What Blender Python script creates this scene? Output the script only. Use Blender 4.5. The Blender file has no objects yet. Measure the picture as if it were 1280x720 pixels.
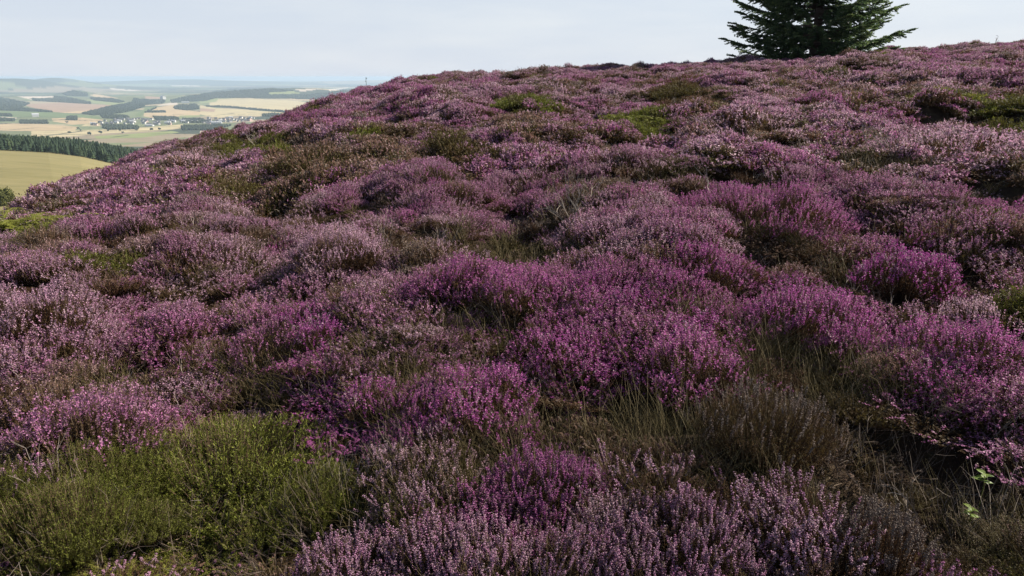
import bpy, math, random
import numpy as np
from mathutils import Vector, Matrix

rng = np.random.default_rng(11)
random.seed(5)
S = bpy.context.scene
COL = S.collection

# ------------------------------------------------------------------ camera model (1280x720 pixel coordinates of the photograph)
F = 914.0
PITCH = math.radians(16.1)
CP, SP = math.cos(PITCH), math.sin(PITCH)
HC = 1.9            # camera above the heather canopy
CAN = 0.22          # canopy above the soil

def ray(px, py):
    a, b = (px - 640.0) / F, (360.0 - py) / F
    return np.array([a, CP + b * SP, -SP + b * CP])

def row_slope(px, py):
    d = ray(px, py)
    return d[2] / math.hypot(d[0], d[1])

def az(px, py=180):
    d = ray(px, py)
    return math.atan2(d[0], d[1])

def project(x, y, z):
    f = y * CP - z * SP
    f = np.where(f < 0.05, 0.05, f)
    u = y * SP + z * CP
    return 640 + F * x / f, 360 - F * u / f

SKY = [(-420, 380), (-200, 325), (-90, 292), (0, 262), (20, 251), (55, 230), (73, 222), (111, 209), (138, 203), (155, 196), (190, 179), (232, 169),
       (300, 160), (337, 147), (375, 131), (397, 121), (450, 111), (480, 105), (505, 97), (535, 93), (570, 91), (610, 92), (650, 88), (690, 85),
       (740, 84), (800, 80), (850, 77), (900, 75), (960, 71), (1020, 68), (1060, 65), (1100, 61), (1160, 57), (1240, 53), (1280, 52),
       (1420, 46), (1700, 40)]
SK_T = np.array([az(x, y) for x, y in SKY])
SK_E = np.array([row_slope(x, y) for x, y in SKY])
RR = [(-420, 6.5), (0, 8.0), (100, 11.0), (200, 14.0), (350, 17.0), (500, 19.0), (700, 21.0), (1000, 23.5), (1280, 27.0), (1700, 30.0)]
RR_T = np.array([az(x) for x, _ in RR])
RR_R = np.array([r * HC for _, r in RR])

def canopy(x, y):
    """height of the heather's top under or over the camera (camera at z 0)"""
    x = np.asarray(x, float); y = np.asarray(y, float)
    r = np.hypot(x, y)
    t = np.arctan2(x, y)
    e = 0.0
    for d in (-0.03, 0.0, 0.03):        # a little smoothing of the skyline table
        e = e + np.interp(t + d * 0.35, SK_T, SK_E) / 3
    R = np.interp(t, RR_T, RR_R)
    back = np.clip((np.abs(t) - 1.2) / 1.5, 0, 1)
    e = e * (1 - back); R = R * (1 - back) + 18 * HC * back
    q = r / R - 1
    k = HC * q * q
    qm = 0.22 * R / (2 * HC)
    k = np.where(q > qm, HC * qm * qm + 2 * HC * qm * (q - qm), k)
    return e * r - k

def hsh(i, j, s):
    n = (i * 374761393 + j * 668265263 + s * 1442695041) & 0xFFFFFFFF
    n = ((n ^ (n >> 13)) * 1274126177) & 0xFFFFFFFF
    return ((n ^ (n >> 16)) & 0xFFFF) / 65535.0

def vnoise(x, y, s=0):
    x = np.asarray(x, float); y = np.asarray(y, float)
    i = np.floor(x).astype(np.int64); j = np.floor(y).astype(np.int64)
    u = x - i; v = y - j
    u = u * u * (3 - 2 * u); v = v * v * (3 - 2 * v)
    return (hsh(i, j, s) * (1 - u) + hsh(i + 1, j, s) * u) * (1 - v) + (hsh(i, j + 1, s) * (1 - u) + hsh(i + 1, j + 1, s) * u) * v

def fnoise(x, y, s=0, o=3):
    a, t, w = 1.0, 0.0, 0.0
    for k in range(o):
        t = t + a * vnoise(x * 2 ** k, y * 2 ** k, s + k * 17); w += a; a *= 0.5
    return t / w

def sag(x, y):
    return 0.23 * np.clip((np.hypot(x, y) - 3) / 7, 0, 1)

def hit(px, py, fn=None, rmax=60.0):
    fn = fn or (lambda x, y: canopy(x, y) - 0.04 - sag(x, y))
    d = ray(px, py); d = d / math.hypot(d[0], d[1])
    t = np.concatenate([np.arange(0.4, 12, 0.01), np.arange(12, rmax, 0.03)])
    below = d[2] * t < fn(d[0] * t, d[1] * t)
    k = np.argmax(below) if below.any() else None
    if k is None:
        tt = float(np.interp(math.atan2(d[0], d[1]), RR_T, RR_R)) 
    else:
        tt = t[k]
    return d[0] * tt, d[1] * tt

# bare hollows between the bushes: (px, py, rx, ry)
GAPS = [(1150, 520, 110, 62), (1060, 565, 55, 45), (1215, 575, 80, 40), (1150, 640, 60, 20), (345, 500, 95, 34), (20, 520, 42, 30), (420, 520, 30, 30), (500, 345, 28, 22), (415, 352, 40, 18), (560, 372, 20, 22),
        (680, 280, 26, 20), (640, 240, 40, 12), (770, 450, 26, 22), (700, 480, 40, 14), (905, 215, 26, 18), (1150, 232, 85, 12), (840, 235, 45, 15), (950, 310, 60, 14), (1255, 285, 30, 16), (760, 225, 28, 12),
        (1180, 400, 60, 12), (840, 475, 60, 25), (1010, 580, 22, 20), (930, 350, 30, 12), (480, 600, 20, 16), (1060, 700, 22, 25), (545, 195, 26, 10), (540, 280, 16, 14), (345, 250, 14, 8), (640, 440, 24, 12), (900, 620, 40, 12)]
GAPW = []
for (gx, gy, grx, gry) in GAPS:
    x_, y_ = hit(gx, gy + gry * 0.3); d_ = math.sqrt(x_ * x_ + y_ * y_ + 1)
    GAPW.append((x_, y_, math.atan2(x_, y_), grx / F * d_ * 1.05, max(grx * 0.55, gry * 1.3) / F * d_ * 1.1))
def gapdist(x, y):
    m = np.full(np.shape(x), 9.0)
    for (gx, gy, t, a, b) in GAPW:
        u = (x - gx) * math.cos(t) - (y - gy) * math.sin(t); v = (x - gx) * math.sin(t) + (y - gy) * math.cos(t)
        m = np.minimum(m, np.hypot(u / a, v / b))
    return m
def soil(x, y):
    x = np.asarray(x, float); y = np.asarray(y, float)
    fr = np.clip(np.hypot(x, y) / 5 - 0.3, 0, 1)
    return (canopy(x, y) - CAN - sag(x, y) + 0.16 * (fnoise(x / 1.1, y / 1.1, 3, 2) - 0.5) + (0.34 * (vnoise(x / 2.4, y / 2.4, 9) - 0.5) + 0.42 * (vnoise(x / 1.0, y / 1.0, 19) - 0.5)) * fr
            - 0.28 * np.exp(-gapdist(x, y) ** 2 * 1.0))

# ------------------------------------------------------------------ helpers
def link(o, parent=None):
    COL.objects.link(o)
    if parent is not None:
        o.parent = parent
    return o

def np_mesh(name, verts, faces, nv, mat_list, mat_idx=None, var=None, attrs=None, smooth=False):
    """verts n x 3, faces m x nv index array"""
    me = bpy.data.meshes.new(name)
    verts = np.ascontiguousarray(verts, np.float32); faces = np.ascontiguousarray(faces, np.int32)
    m = len(faces)
    me.vertices.add(len(verts)); me.vertices.foreach_set('co', verts.ravel())
    me.loops.add(m * nv); me.loops.foreach_set('vertex_index', faces.ravel())
    me.polygons.add(m); me.polygons.foreach_set('loop_start', np.arange(0, m * nv, nv, dtype=np.int32))
    if mat_idx is not None:
        me.polygons.foreach_set('material_index', np.ascontiguousarray(mat_idx, np.int32))
    me.update(calc_edges=True)
    me.polygons.foreach_set('use_smooth', np.full(m, smooth))
    if var is not None:
        a = me.attributes.new('var', 'FLOAT', 'FACE'); a.data.foreach_set('value', np.ascontiguousarray(var, np.float32))
    for k, v in (attrs or {}).items():
        a = me.attributes.new(k, 'FLOAT_COLOR', 'POINT')
        a.data.foreach_set('color', np.ascontiguousarray(v, np.float32).ravel())
    for mt in mat_list:
        me.materials.append(mt)
    return me

def norm(v):
    return v / np.maximum(np.linalg.norm(v, axis=-1, keepdims=True), 1e-9)

def rnd_unit(n):
    return norm(rng.normal(size=(n, 3)))

def perp(d):
    a = np.where(np.abs(d[:, 2:3]) < 0.9, np.array([[0, 0, 1.0]]), np.array([[1.0, 0, 0]]))
    s = norm(np.cross(d, a))
    return s, np.cross(d, s)

# element builders return (verts, triangles, var)
def octas(c, d, ln, rad, var):
    n = len(c); s, u = perp(d)
    ln = np.broadcast_to(np.asarray(ln, float).reshape(-1, 1), (n, 1)); rad = np.broadcast_to(np.asarray(rad, float).reshape(-1, 1), (n, 1))
    V = np.stack([c - d * ln * 0.45, c + s * rad, c + u * rad, c - s * rad, c - u * rad, c + d * ln * 0.55], 1)
    T = np.array([[0, 2, 1], [0, 3, 2], [0, 4, 3], [0, 1, 4], [5, 1, 2], [5, 2, 3], [5, 3, 4], [5, 4, 1]])
    Fc = (np.arange(n)[:, None, None] * 6 + T[None]).reshape(-1, 3)
    return V.reshape(-1, 3), Fc, np.repeat(var, 8)

def blades(c, d, side, ln, wd, var):
    """flat diamonds: centre c, along d, across side"""
    n = len(c)
    ln = np.broadcast_to(np.asarray(ln, float).reshape(-1, 1), (n, 1)); wd = np.broadcast_to(np.asarray(wd, float).reshape(-1, 1), (n, 1))
    V = np.stack([c - d * ln * 0.5, c + side * wd * 0.5 - d * ln * 0.05, c + d * ln * 0.5, c - side * wd * 0.5 - d * ln * 0.05], 1)
    T = np.array([[0, 1, 2], [0, 2, 3]])
    Fc = (np.arange(n)[:, None, None] * 4 + T[None]).reshape(-1, 3)
    return V.reshape(-1, 3), Fc, np.repeat(var, 2)

def tubes(P, rad, var):
    """P n x k x 3 polylines, rad n x k: three-sided tapering tubes"""
    n, k, _ = P.shape
    d = norm(P[:, -1] - P[:, 0]); s, u = perp(d)
    ang = np.array([0, 2.0944, 4.1888])
    ring = np.cos(ang)[None, :, None] * s[:, None, :] + np.sin(ang)[None, :, None] * u[:, None, :]
    V = P[:, :, None, :] + ring[:, None, :, :] * rad[:, :, None, None]
    T = []
    for a in range(k - 1):
        for b in range(3):
            b2 = (b + 1) % 3
            T += [[a * 3 + b, a * 3 + b2, (a + 1) * 3 + b2], [a * 3 + b, (a + 1) * 3 + b2, (a + 1) * 3 + b]]
    T = np.array(T)
    Fc = (np.arange(n)[:, None, None] * (3 * k) + T[None]).reshape(-1, 3)
    return V.reshape(-1, 3), Fc, np.repeat(var, len(T))

def join(parts):
    V, Fc, W, n = [], [], [], 0
    for v, f, w in parts:
        V.append(v); Fc.append(f + n); W.append(w); n += len(v)
    return np.concatenate(V), np.concatenate(Fc), np.concatenate(W)

# ------------------------------------------------------------------ materials
def mat(name):
    m = bpy.data.materials.new(name); m.use_nodes = True
    nt = m.node_tree
    for n in list(nt.nodes): nt.nodes.remove(n)
    out = nt.nodes.new('ShaderNodeOutputMaterial')
    return m, nt, out

def node(nt, t, **kw):
    n = nt.nodes.new(t)
    for k, v in kw.items():
        if k.startswith('i_'):
            n.inputs[int(k[2:]) if k[2:].isdigit() else k[2:].replace('_', ' ')].default_value = v
        else:
            setattr(n, k, v)
    return n

def ramp(nt, stops, src):
    r = nt.nodes.new('ShaderNodeValToRGB')
    el = r.color_ramp.elements
    el[0].position, el[0].color = stops[0][0], (*stops[0][1], 1)
    el[1].position, el[1].color = stops[-1][0], (*stops[-1][1], 1)
    for p, c in stops[1:-1]:
        e = el.new(p); e.color = (*c, 1)
    nt.links.new(src, r.inputs[0])
    return r.outputs[0]

def leafy(nt, out, col, trans, rough=0.75, spec=0.15, tcol=None):
    p = node(nt, 'ShaderNodeBsdfPrincipled'); p.inputs['Roughness'].default_value = rough
    p.inputs['Specular IOR Level'].default_value = spec
    nt.links.new(col, p.inputs['Base Color'])
    t = node(nt, 'ShaderNodeBsdfTranslucent'); nt.links.new(tcol or col, t.inputs[0])
    mx = node(nt, 'ShaderNodeMixShader'); mx.inputs[0].default_value = trans
    nt.links.new(p.outputs[0], mx.inputs[1]); nt.links.new(t.outputs[0], mx.inputs[2])
    nt.links.new(mx.outputs[0], out.inputs[0])

def mixc(nt, a, b, f, mode='MIX'):
    m = node(nt, 'ShaderNodeMix', data_type='RGBA', blend_type=mode)
    for sock, v in ((m.inputs[0], f), (m.inputs[6], a), (m.inputs[7], b)):
        if hasattr(v, 'is_linked'): nt.links.new(v, sock)
        else: sock.default_value = v if not isinstance(v, tuple) else (*v, 1)
    return m.outputs[2]

def math_n(nt, op, a, b=None):
    m = node(nt, 'ShaderNodeMath', operation=op)
    for s, v in ((m.inputs[0], a), (m.inputs[1], b)):
        if v is None: continue
        if hasattr(v, 'is_linked'): nt.links.new(v, s)
        else: s.default_value = v
    return m.outputs[0]

def make_heather_mats():
    # flowers: hue < 0 dry, 0 pale lilac, 1 magenta
    m, nt, out = mat('heather_flower')
    h = node(nt, 'ShaderNodeAttribute', attribute_name='hue', attribute_type='INSTANCER')
    v = node(nt, 'ShaderNodeAttribute', attribute_name='var', attribute_type='GEOMETRY')
    x = math_n(nt, 'MULTIPLY_ADD', v.outputs['Fac'], 0.5)
    x.node.inputs[2].default_value = -0.25
    dry = math_n(nt, 'MULTIPLY', math_n(nt, 'LESS_THAN', v.outputs['Fac'], 0.27), -0.75)
    x = math_n(nt, 'ADD', math_n(nt, 'ADD', x, h.outputs['Fac']), dry)
    x = math_n(nt, 'MULTIPLY_ADD', x, 0.5); x.node.inputs[2].default_value = 0.5
    c = ramp(nt, [(0.0, (0.25, 0.20, 0.17)), (0.22, (0.23, 0.135, 0.09)), (0.40, (0.36, 0.22, 0.23)), (0.5, (0.66, 0.45, 0.55)), (0.66, (0.44, 0.22, 0.355)),
                  (0.82, (0.44, 0.15, 0.34)), (1.0, (0.40, 0.085, 0.33))], x)
    br = math_n(nt, 'MULTIPLY_ADD', v.outputs['Fac'], 0.80); br.node.inputs[2].default_value = 0.46
    hv = node(nt, 'ShaderNodeHueSaturation'); nt.links.new(c, hv.inputs['Color']); nt.links.new(br, hv.inputs['Value'])
    leafy(nt, out, hv.outputs[0], 0.36, 0.6, 0.35)
    fl = m
    m, nt, out = mat('heather_foliage')
    h = node(nt, 'ShaderNodeAttribute', attribute_name='fol', attribute_type='INSTANCER')
    v = node(nt, 'ShaderNodeAttribute', attribute_name='var', attribute_type='GEOMETRY')
    x = math_n(nt, 'MULTIPLY_ADD', v.outputs['Fac'], 0.3); x.node.inputs[2].default_value = -0.15
    x = math_n(nt, 'ADD', x, h.outputs['Fac'])
    c = ramp(nt, [(0.0, (0.150, 0.078, 0.042)), (0.3, (0.115, 0.082, 0.030)), (0.6, (0.125, 0.118, 0.028)), (0.85, (0.19, 0.22, 0.034)), (1.0, (0.28, 0.285, 0.05))], x)
    br = math_n(nt, 'MULTIPLY_ADD', v.outputs['Fac'], 0.6); br.node.inputs[2].default_value = 0.48
    hv = node(nt, 'ShaderNodeHueSaturation'); nt.links.new(c, hv.inputs['Color']); nt.links.new(br, hv.inputs['Value'])
    leafy(nt, out, hv.outputs[0], 0.28, 0.65, 0.25)
    fo = m
    m, nt, out = mat('heather_stem')
    v = node(nt, 'ShaderNodeAttribute', attribute_name='var', attribute_type='GEOMETRY')
    c = ramp(nt, [(0, (0.05, 0.032, 0.022)), (0.7, (0.12, 0.075, 0.048)), (1, (0.27, 0.21, 0.15))], v.outputs['Fac'])
    p = node(nt, 'ShaderNodeBsdfPrincipled'); p.inputs['Roughness'].default_value = 0.8; p.inputs['Specular IOR Level'].default_value = 0.2
    nt.links.new(c, p.inputs['Base Color']); nt.links.new(p.outputs[0], out.inputs[0])
    return fl, fo, m

FLOWER, FOLIAGE, STEM = make_heather_mats()

def simple_var(name, stops, trans=0.0, rough=0.8, spec=0.2):
    m, nt, out = mat(name)
    v = node(nt, 'ShaderNodeAttribute', attribute_name='var', attribute_type='GEOMETRY')
    c = ramp(nt, stops, v.outputs['Fac'])
    if trans > 0: leafy(nt, out, c, trans, rough, spec)
    else:
        p = node(nt, 'ShaderNodeBsdfPrincipled'); p.inputs['Roughness'].default_value = rough; p.inputs['Specular IOR Level'].default_value = spec
        nt.links.new(c, p.inputs['Base Color']); nt.links.new(p.outputs[0], out.inputs[0])
    return m

# ------------------------------------------------------------------ heather bushes
def bush(n_fl, n_fo, lod, R=0.27, H=0.25, feathery=False, upright=0.5, spike=0.066):
    """one bush: shoots fanning from a woody base to a domed top; returns arrays for stems, foliage, flowers"""
    n = n_fl + n_fo
    rho = R * np.sqrt(rng.random(n)); phi = rng.random(n) * 2 * math.pi
    lump = 1 + 0.16 * np.sin(phi * 3 + rng.random() * 6) + 0.12 * np.sin(phi * 5 + rng.random() * 6)
    rho = rho * lump
    flo = np.arange(n) < n_fl
    q = np.clip(rho / (R * 1.1), 0, 1)
    big = min(max((R - 0.27) / 0.2, 0), 1)
    lum = (0.85 - 0.17 * big) + (0.3 + 0.34 * big) * vnoise(np.cos(phi) * rho * 7.6 + 7, np.sin(phi) * rho * 7.6 + 3, int(rng.integers(1000)))
    zt = H * (1 - 0.55 * q ** 2.2) * lum * np.where(flo, 0.90 + 0.2 * rng.random(n), 0.72 + 0.26 * rng.random(n))
    dirx, diry = np.cos(phi), np.sin(phi)
    jx, jy = rng.normal(size=(2, n)) * 0.022
    tip = np.stack([dirx * rho + jx, diry * rho + jy, zt], 1)
    base = np.stack([dirx * rho * 0.42, diry * rho * 0.42, zt * 0.04], 1)
    ctl = np.stack([dirx * rho * (0.95 - 0.1 * upright), diry * rho * (0.95 - 0.1 * upright), zt * (0.45 - 0.1 * upright)], 1)
    def bez(t):
        t = t[..., None]
        return (1 - t) ** 2 * base[:, None] + 2 * t * (1 - t) * ctl[:, None] + t * t * tip[:, None]
    td = norm(tip - ctl + np.stack([jx * 2.2, jy * 2.2, np.full(n, 0.12 if lod == 0 else 0.03)], 1))
    sh = rng.random(n)
    ln = np.linalg.norm(tip - base, axis=1)
    # stems
    ks = {0: 4, 1: 3, 2: 2}[lod]
    tt = np.linspace(0.0 if lod < 2 else 0.3, 1, ks)[None].repeat(n, 0)
    st = bez(tt)
    pick = slice(None) if lod == 0 else (rng.random(n) < (0.55 if lod == 1 else 0.25))
    w0 = {0: 0.0012, 1: 0.002, 2: 0.004}[lod]
    srad = np.linspace(w0 * 1.5, w0 * 0.6, ks)[None].repeat(n, 0)
    stems = tubes(st[pick], srad[pick], (sh[pick] * 0.5 + 0.5 * rng.random(len(sh[pick]))))
    # foliage
    kl = {0: 34, 1: 11, 2: 4}[lod]
    if feathery: kl = int(kl * 1.6)
    lo = 0.35; hi = np.where(flo, 0.93 - spike / np.maximum(ln, 0.08), 1.0)[:, None]
    tl = lo + (hi - lo) * rng.random((n, kl)) ** 0.8
    lc = bez(tl).reshape(-1, 3)
    ldir = norm(np.repeat(td, kl, 0) + rnd_unit(n * kl) * 0.85)
    ls, lw = {0: (0.0095, 0.0026), 1: (0.017, 0.0055), 2: (0.038, 0.015)}[lod]
    if feathery: ls *= 1.25; lw *= 0.8
    lc = lc + ldir * ls * 0.4 + rnd_unit(n * kl) * (0.004 if lod < 2 else 0.012)
    side = norm(np.cross(ldir, rnd_unit(n * kl)))
    lv = np.clip(np.repeat(sh, kl) * 0.5 + rng.random(n * kl) * 0.5, 0, 1)
    fol = blades(lc, ldir, side, ls * (0.7 + 0.6 * rng.random(n * kl)), lw, lv)
    # flowers
    flow = None
    if n_fl:
        kf = {0: 26, 1: 12, 2: 5}[lod]
        fl_len = spike * (0.65 + 0.7 * sh[:n_fl])
        s = (np.arange(kf) + 0.5) / kf
        al = fl_len[:, None] * (1 - s)[None] + rng.normal(size=(n_fl, kf)) * 0.0025
        cc = tip[:n_fl, None] - td[:n_fl, None] * al[..., None]
        a = (np.arange(kf) * 2.4)[None] + rng.random((n_fl, 1)) * 6.3
        s1, u1 = perp(td[:n_fl])
        rad = np.cos(a)[..., None] * s1[:, None] + np.sin(a)[..., None] * u1[:, None]
        taper = (0.55 + 0.45 * np.minimum(1, s * 2.2))[None, :, None]
        off = {0: 0.0032, 1: 0.0045, 2: 0.009}[lod]
        cc = (cc + rad * off * taper).reshape(-1, 3)
        fd = norm(rad.reshape(-1, 3) + np.repeat(td[:n_fl], kf, 0) * (0.35 if lod == 0 else 0.6) + rng.normal(size=(n_fl * kf, 3)) * 0.25)
        fv = np.clip(np.repeat(sh[:n_fl], kf) * 0.55 + 0.45 * rng.random(n_fl * kf), 0, 1)
        sz = (taper * np.ones((n_fl, kf, 1))).reshape(-1) * (0.8 + 0.4 * rng.random(n_fl * kf))
        if lod == 0:
            flow = octas(cc, fd, 0.0074 * sz, 0.0028 * sz, fv)
        else:
            fs, fw = {1: (0.0125, 0.0080), 2: (0.034, 0.016)}[lod]
            sd = norm(np.cross(fd, rnd_unit(len(fd))))
            flow = blades(cc, fd, sd, fs * sz, fw * sz, fv)
    return {'stems': stems, 'foliage': fol, 'flowers': flow}

PART_MAT = {'stems': STEM, 'foliage': FOLIAGE, 'flowers': FLOWER}
VAR = {}          # (lod, type) -> list of {'parts': {...meshes}, 'mesh': joined}
def variant(lod, typ, **kw):
    b = bush(lod=lod, **kw)
    parts, allp, mi = {}, [], []
    for k in ('flowers', 'foliage', 'stems'):
        if b[k] is None: continue
        v, f, w = b[k]
        parts[k] = np_mesh('heather_' + k, v, f, 3, [PART_MAT[k]], var=w)
        allp.append(b[k]); mi.append(np.full(len(f), {'flowers': 0, 'foliage': 1, 'stems': 2}[k]))
    v, f, w = join(allp)
    VAR.setdefault((lod, typ), []).append({'parts': parts, 'mesh': np_mesh('heather_bush', v, f, 3, [FLOWER, FOLIAGE, STEM], np.concatenate(mi), w)})

for typ, nf, ng, cnt in (('P', 330, 210, 2), ('S', 100, 340, 2), ('G', 0, 900, 2)):
    for c in range(cnt):
        variant(0, typ, n_fl=nf, n_fo=ng, feathery=typ == 'G')
for typ, nf, ng, cnt in (('P', 260, 160, 3), ('S', 90, 260, 3), ('G', 0, 420, 2)):
    for c in range(cnt):
        variant(1, typ, n_fl=nf, n_fo=ng, feathery=typ == 'G')
for typ, nf, ng, cnt in (('P', 140, 85, 3), ('S', 50, 140, 3), ('G', 0, 170, 2)):
    for c in range(cnt):
        variant(2, typ, n_fl=nf, n_fo=ng, feathery=typ == 'G')

def lod_of(r):
    return 0 if r < 3.9 else (1 if r < 10 else 2)

# ------------------------------------------------------------------ what grows where on the hill: (px, py, rx, ry, type, hue, fol, strength)
PATCH = [
    # foreground band of pale spikes
    (700, 690, 420, 70, 'P', 0.22, 0.2, 0.85), (480, 700, 160, 50, 'P', 0.25, 0.2, 0.8), (230, 700, 130, 45, 'S', 0.25, 0.35, 0.8),
    (690, 590, 110, 50, 'P', 0.75, 0.2, 0.75), (800, 560, 100, 60, 'S', 0.3, 0.12, 0.9), (560, 590, 90, 45, 'S', 0.0, 0.5, 0.9),
    (960, 540, 100, 80, 'S', -0.9, 0.2, 0.9), (620, 520, 110, 40, 'S', -0.5, 0.15, 0.7), (430, 600, 60, 40, 'S', -0.8, 0.2, 0.9),
    (230, 600, 150, 75, 'G', 0.3, 0.82, 1), (70, 640, 90, 50, 'G', 0.3, 0.7, 1), (390, 560, 60, 40, 'G', 0.3, 0.6, 0.9),
    (1100, 690, 75, 60, 'P', -0.95, 0.1, 0.9), (1200, 600, 110, 60, 'S', -0.6, 0.35, 0.8),
    # middle
    (580, 480, 110, 50, 'P', 0.8, 0.1, 0.9), (450, 480, 50, 45, 'P', 0.85, 0.1, 0.95), (400, 415, 40, 30, 'P', 0.9, 0.1, 0.9),
    (700, 460, 160, 40, 'S', 0.7, 0.15, 0.7), (340, 440, 80, 40, 'S', 0.5, 0.2, 0.8), (640, 375, 120, 50, 'P', 0.7, 0.1, 0.85),
    (530, 400, 120, 40, 'S', 0.3, 0.3, 0.8), (270, 350, 110, 40, 'S', 0.0, 0.25, 0.8), (40, 400, 90, 50, 'P', 0.18, 0.1, 0.95),
    (430, 310, 70, 35, 'P', 0.12, 0.1, 1), (960, 270, 110, 40, 'P', 0.7, 0.1, 1), (830, 290, 90, 40, 'P', 0.3, 0.1, 0.8),
    (1130, 330, 80, 35, 'P', 0.9, 0.1, 0.9), (1000, 395, 120, 45, 'P', 0.8, 0.1, 0.95), (850, 420, 120, 60, 'P', 0.75, 0.1, 0.8),
    (1090, 440, 100, 45, 'S', 0.5, 0.45, 0.9), (1200, 430, 90, 40, 'P', 0.75, 0.1, 0.85), (1220, 380, 80, 30, 'S', 0.2, 0.2, 0.8),
    (1100, 270, 90, 30, 'P', 0.35, 0.1, 0.8), (1190, 185, 110, 40, 'P', 0.15, 0.1, 0.9), (1080, 200, 60, 30, 'S', -0.8, 0.2, 0.8),
    (730, 250, 60, 30, 'S', -0.9, 0.15, 0.8), (640, 300, 50, 30, 'S', -0.8, 0.35, 0.8), (220, 410, 90, 30, 'P', 0.5, 0.1, 0.6),
    (130, 460, 110, 30, 'S', -0.3, 0.3, 0.7), (110, 520, 80, 40, 'P', 0.4, 0.2, 0.9),
    # far slope
    (400, 205, 70, 30, 'S', -0.5, 0.35, 1), (500, 190, 50, 25, 'S', -0.5, 0.4, 1), (560, 178, 30, 25, 'G', 0, 0.35, 1), (320, 190, 50, 16, 'G', 0, 0.62, 1), (290, 245, 60, 20, 'S', -0.3, 0.5, 1),
    (655, 133, 45, 14, 'G', 0, 0.7, 1), (790, 145, 55, 14, 'G', 0, 0.75, 1), (850, 120, 35, 22, 'G', 0, 0.12, 1), (890, 130, 40, 14, 'S', -0.5, 0.4, 0.9), (700, 165, 90, 20, 'S', -0.4, 0.3, 0.8),
    (1265, 150, 40, 25, 'G', 0, 0.65, 1), (1100, 115, 70, 16, 'S', -0.4, 0.2, 0.7), (1000, 110, 50, 12, 'S', -0.4, 0.2, 0.7), (45, 300, 60, 20, 'G', 0, 0.8, 1),
    (950, 175, 90, 20, 'S', 0.1, 0.2, 0.6), (1000, 220, 80, 20, 'P', 0.45, 0.1, 0.7), (560, 245, 160, 25, 'P', 0.4, 0.1, 0.7), (150, 260, 140, 40, 'P', 0.35, 0.1, 0.6), (430, 130, 120, 30, 'P', 0.5, 0.1, 0.6),
]


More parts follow.
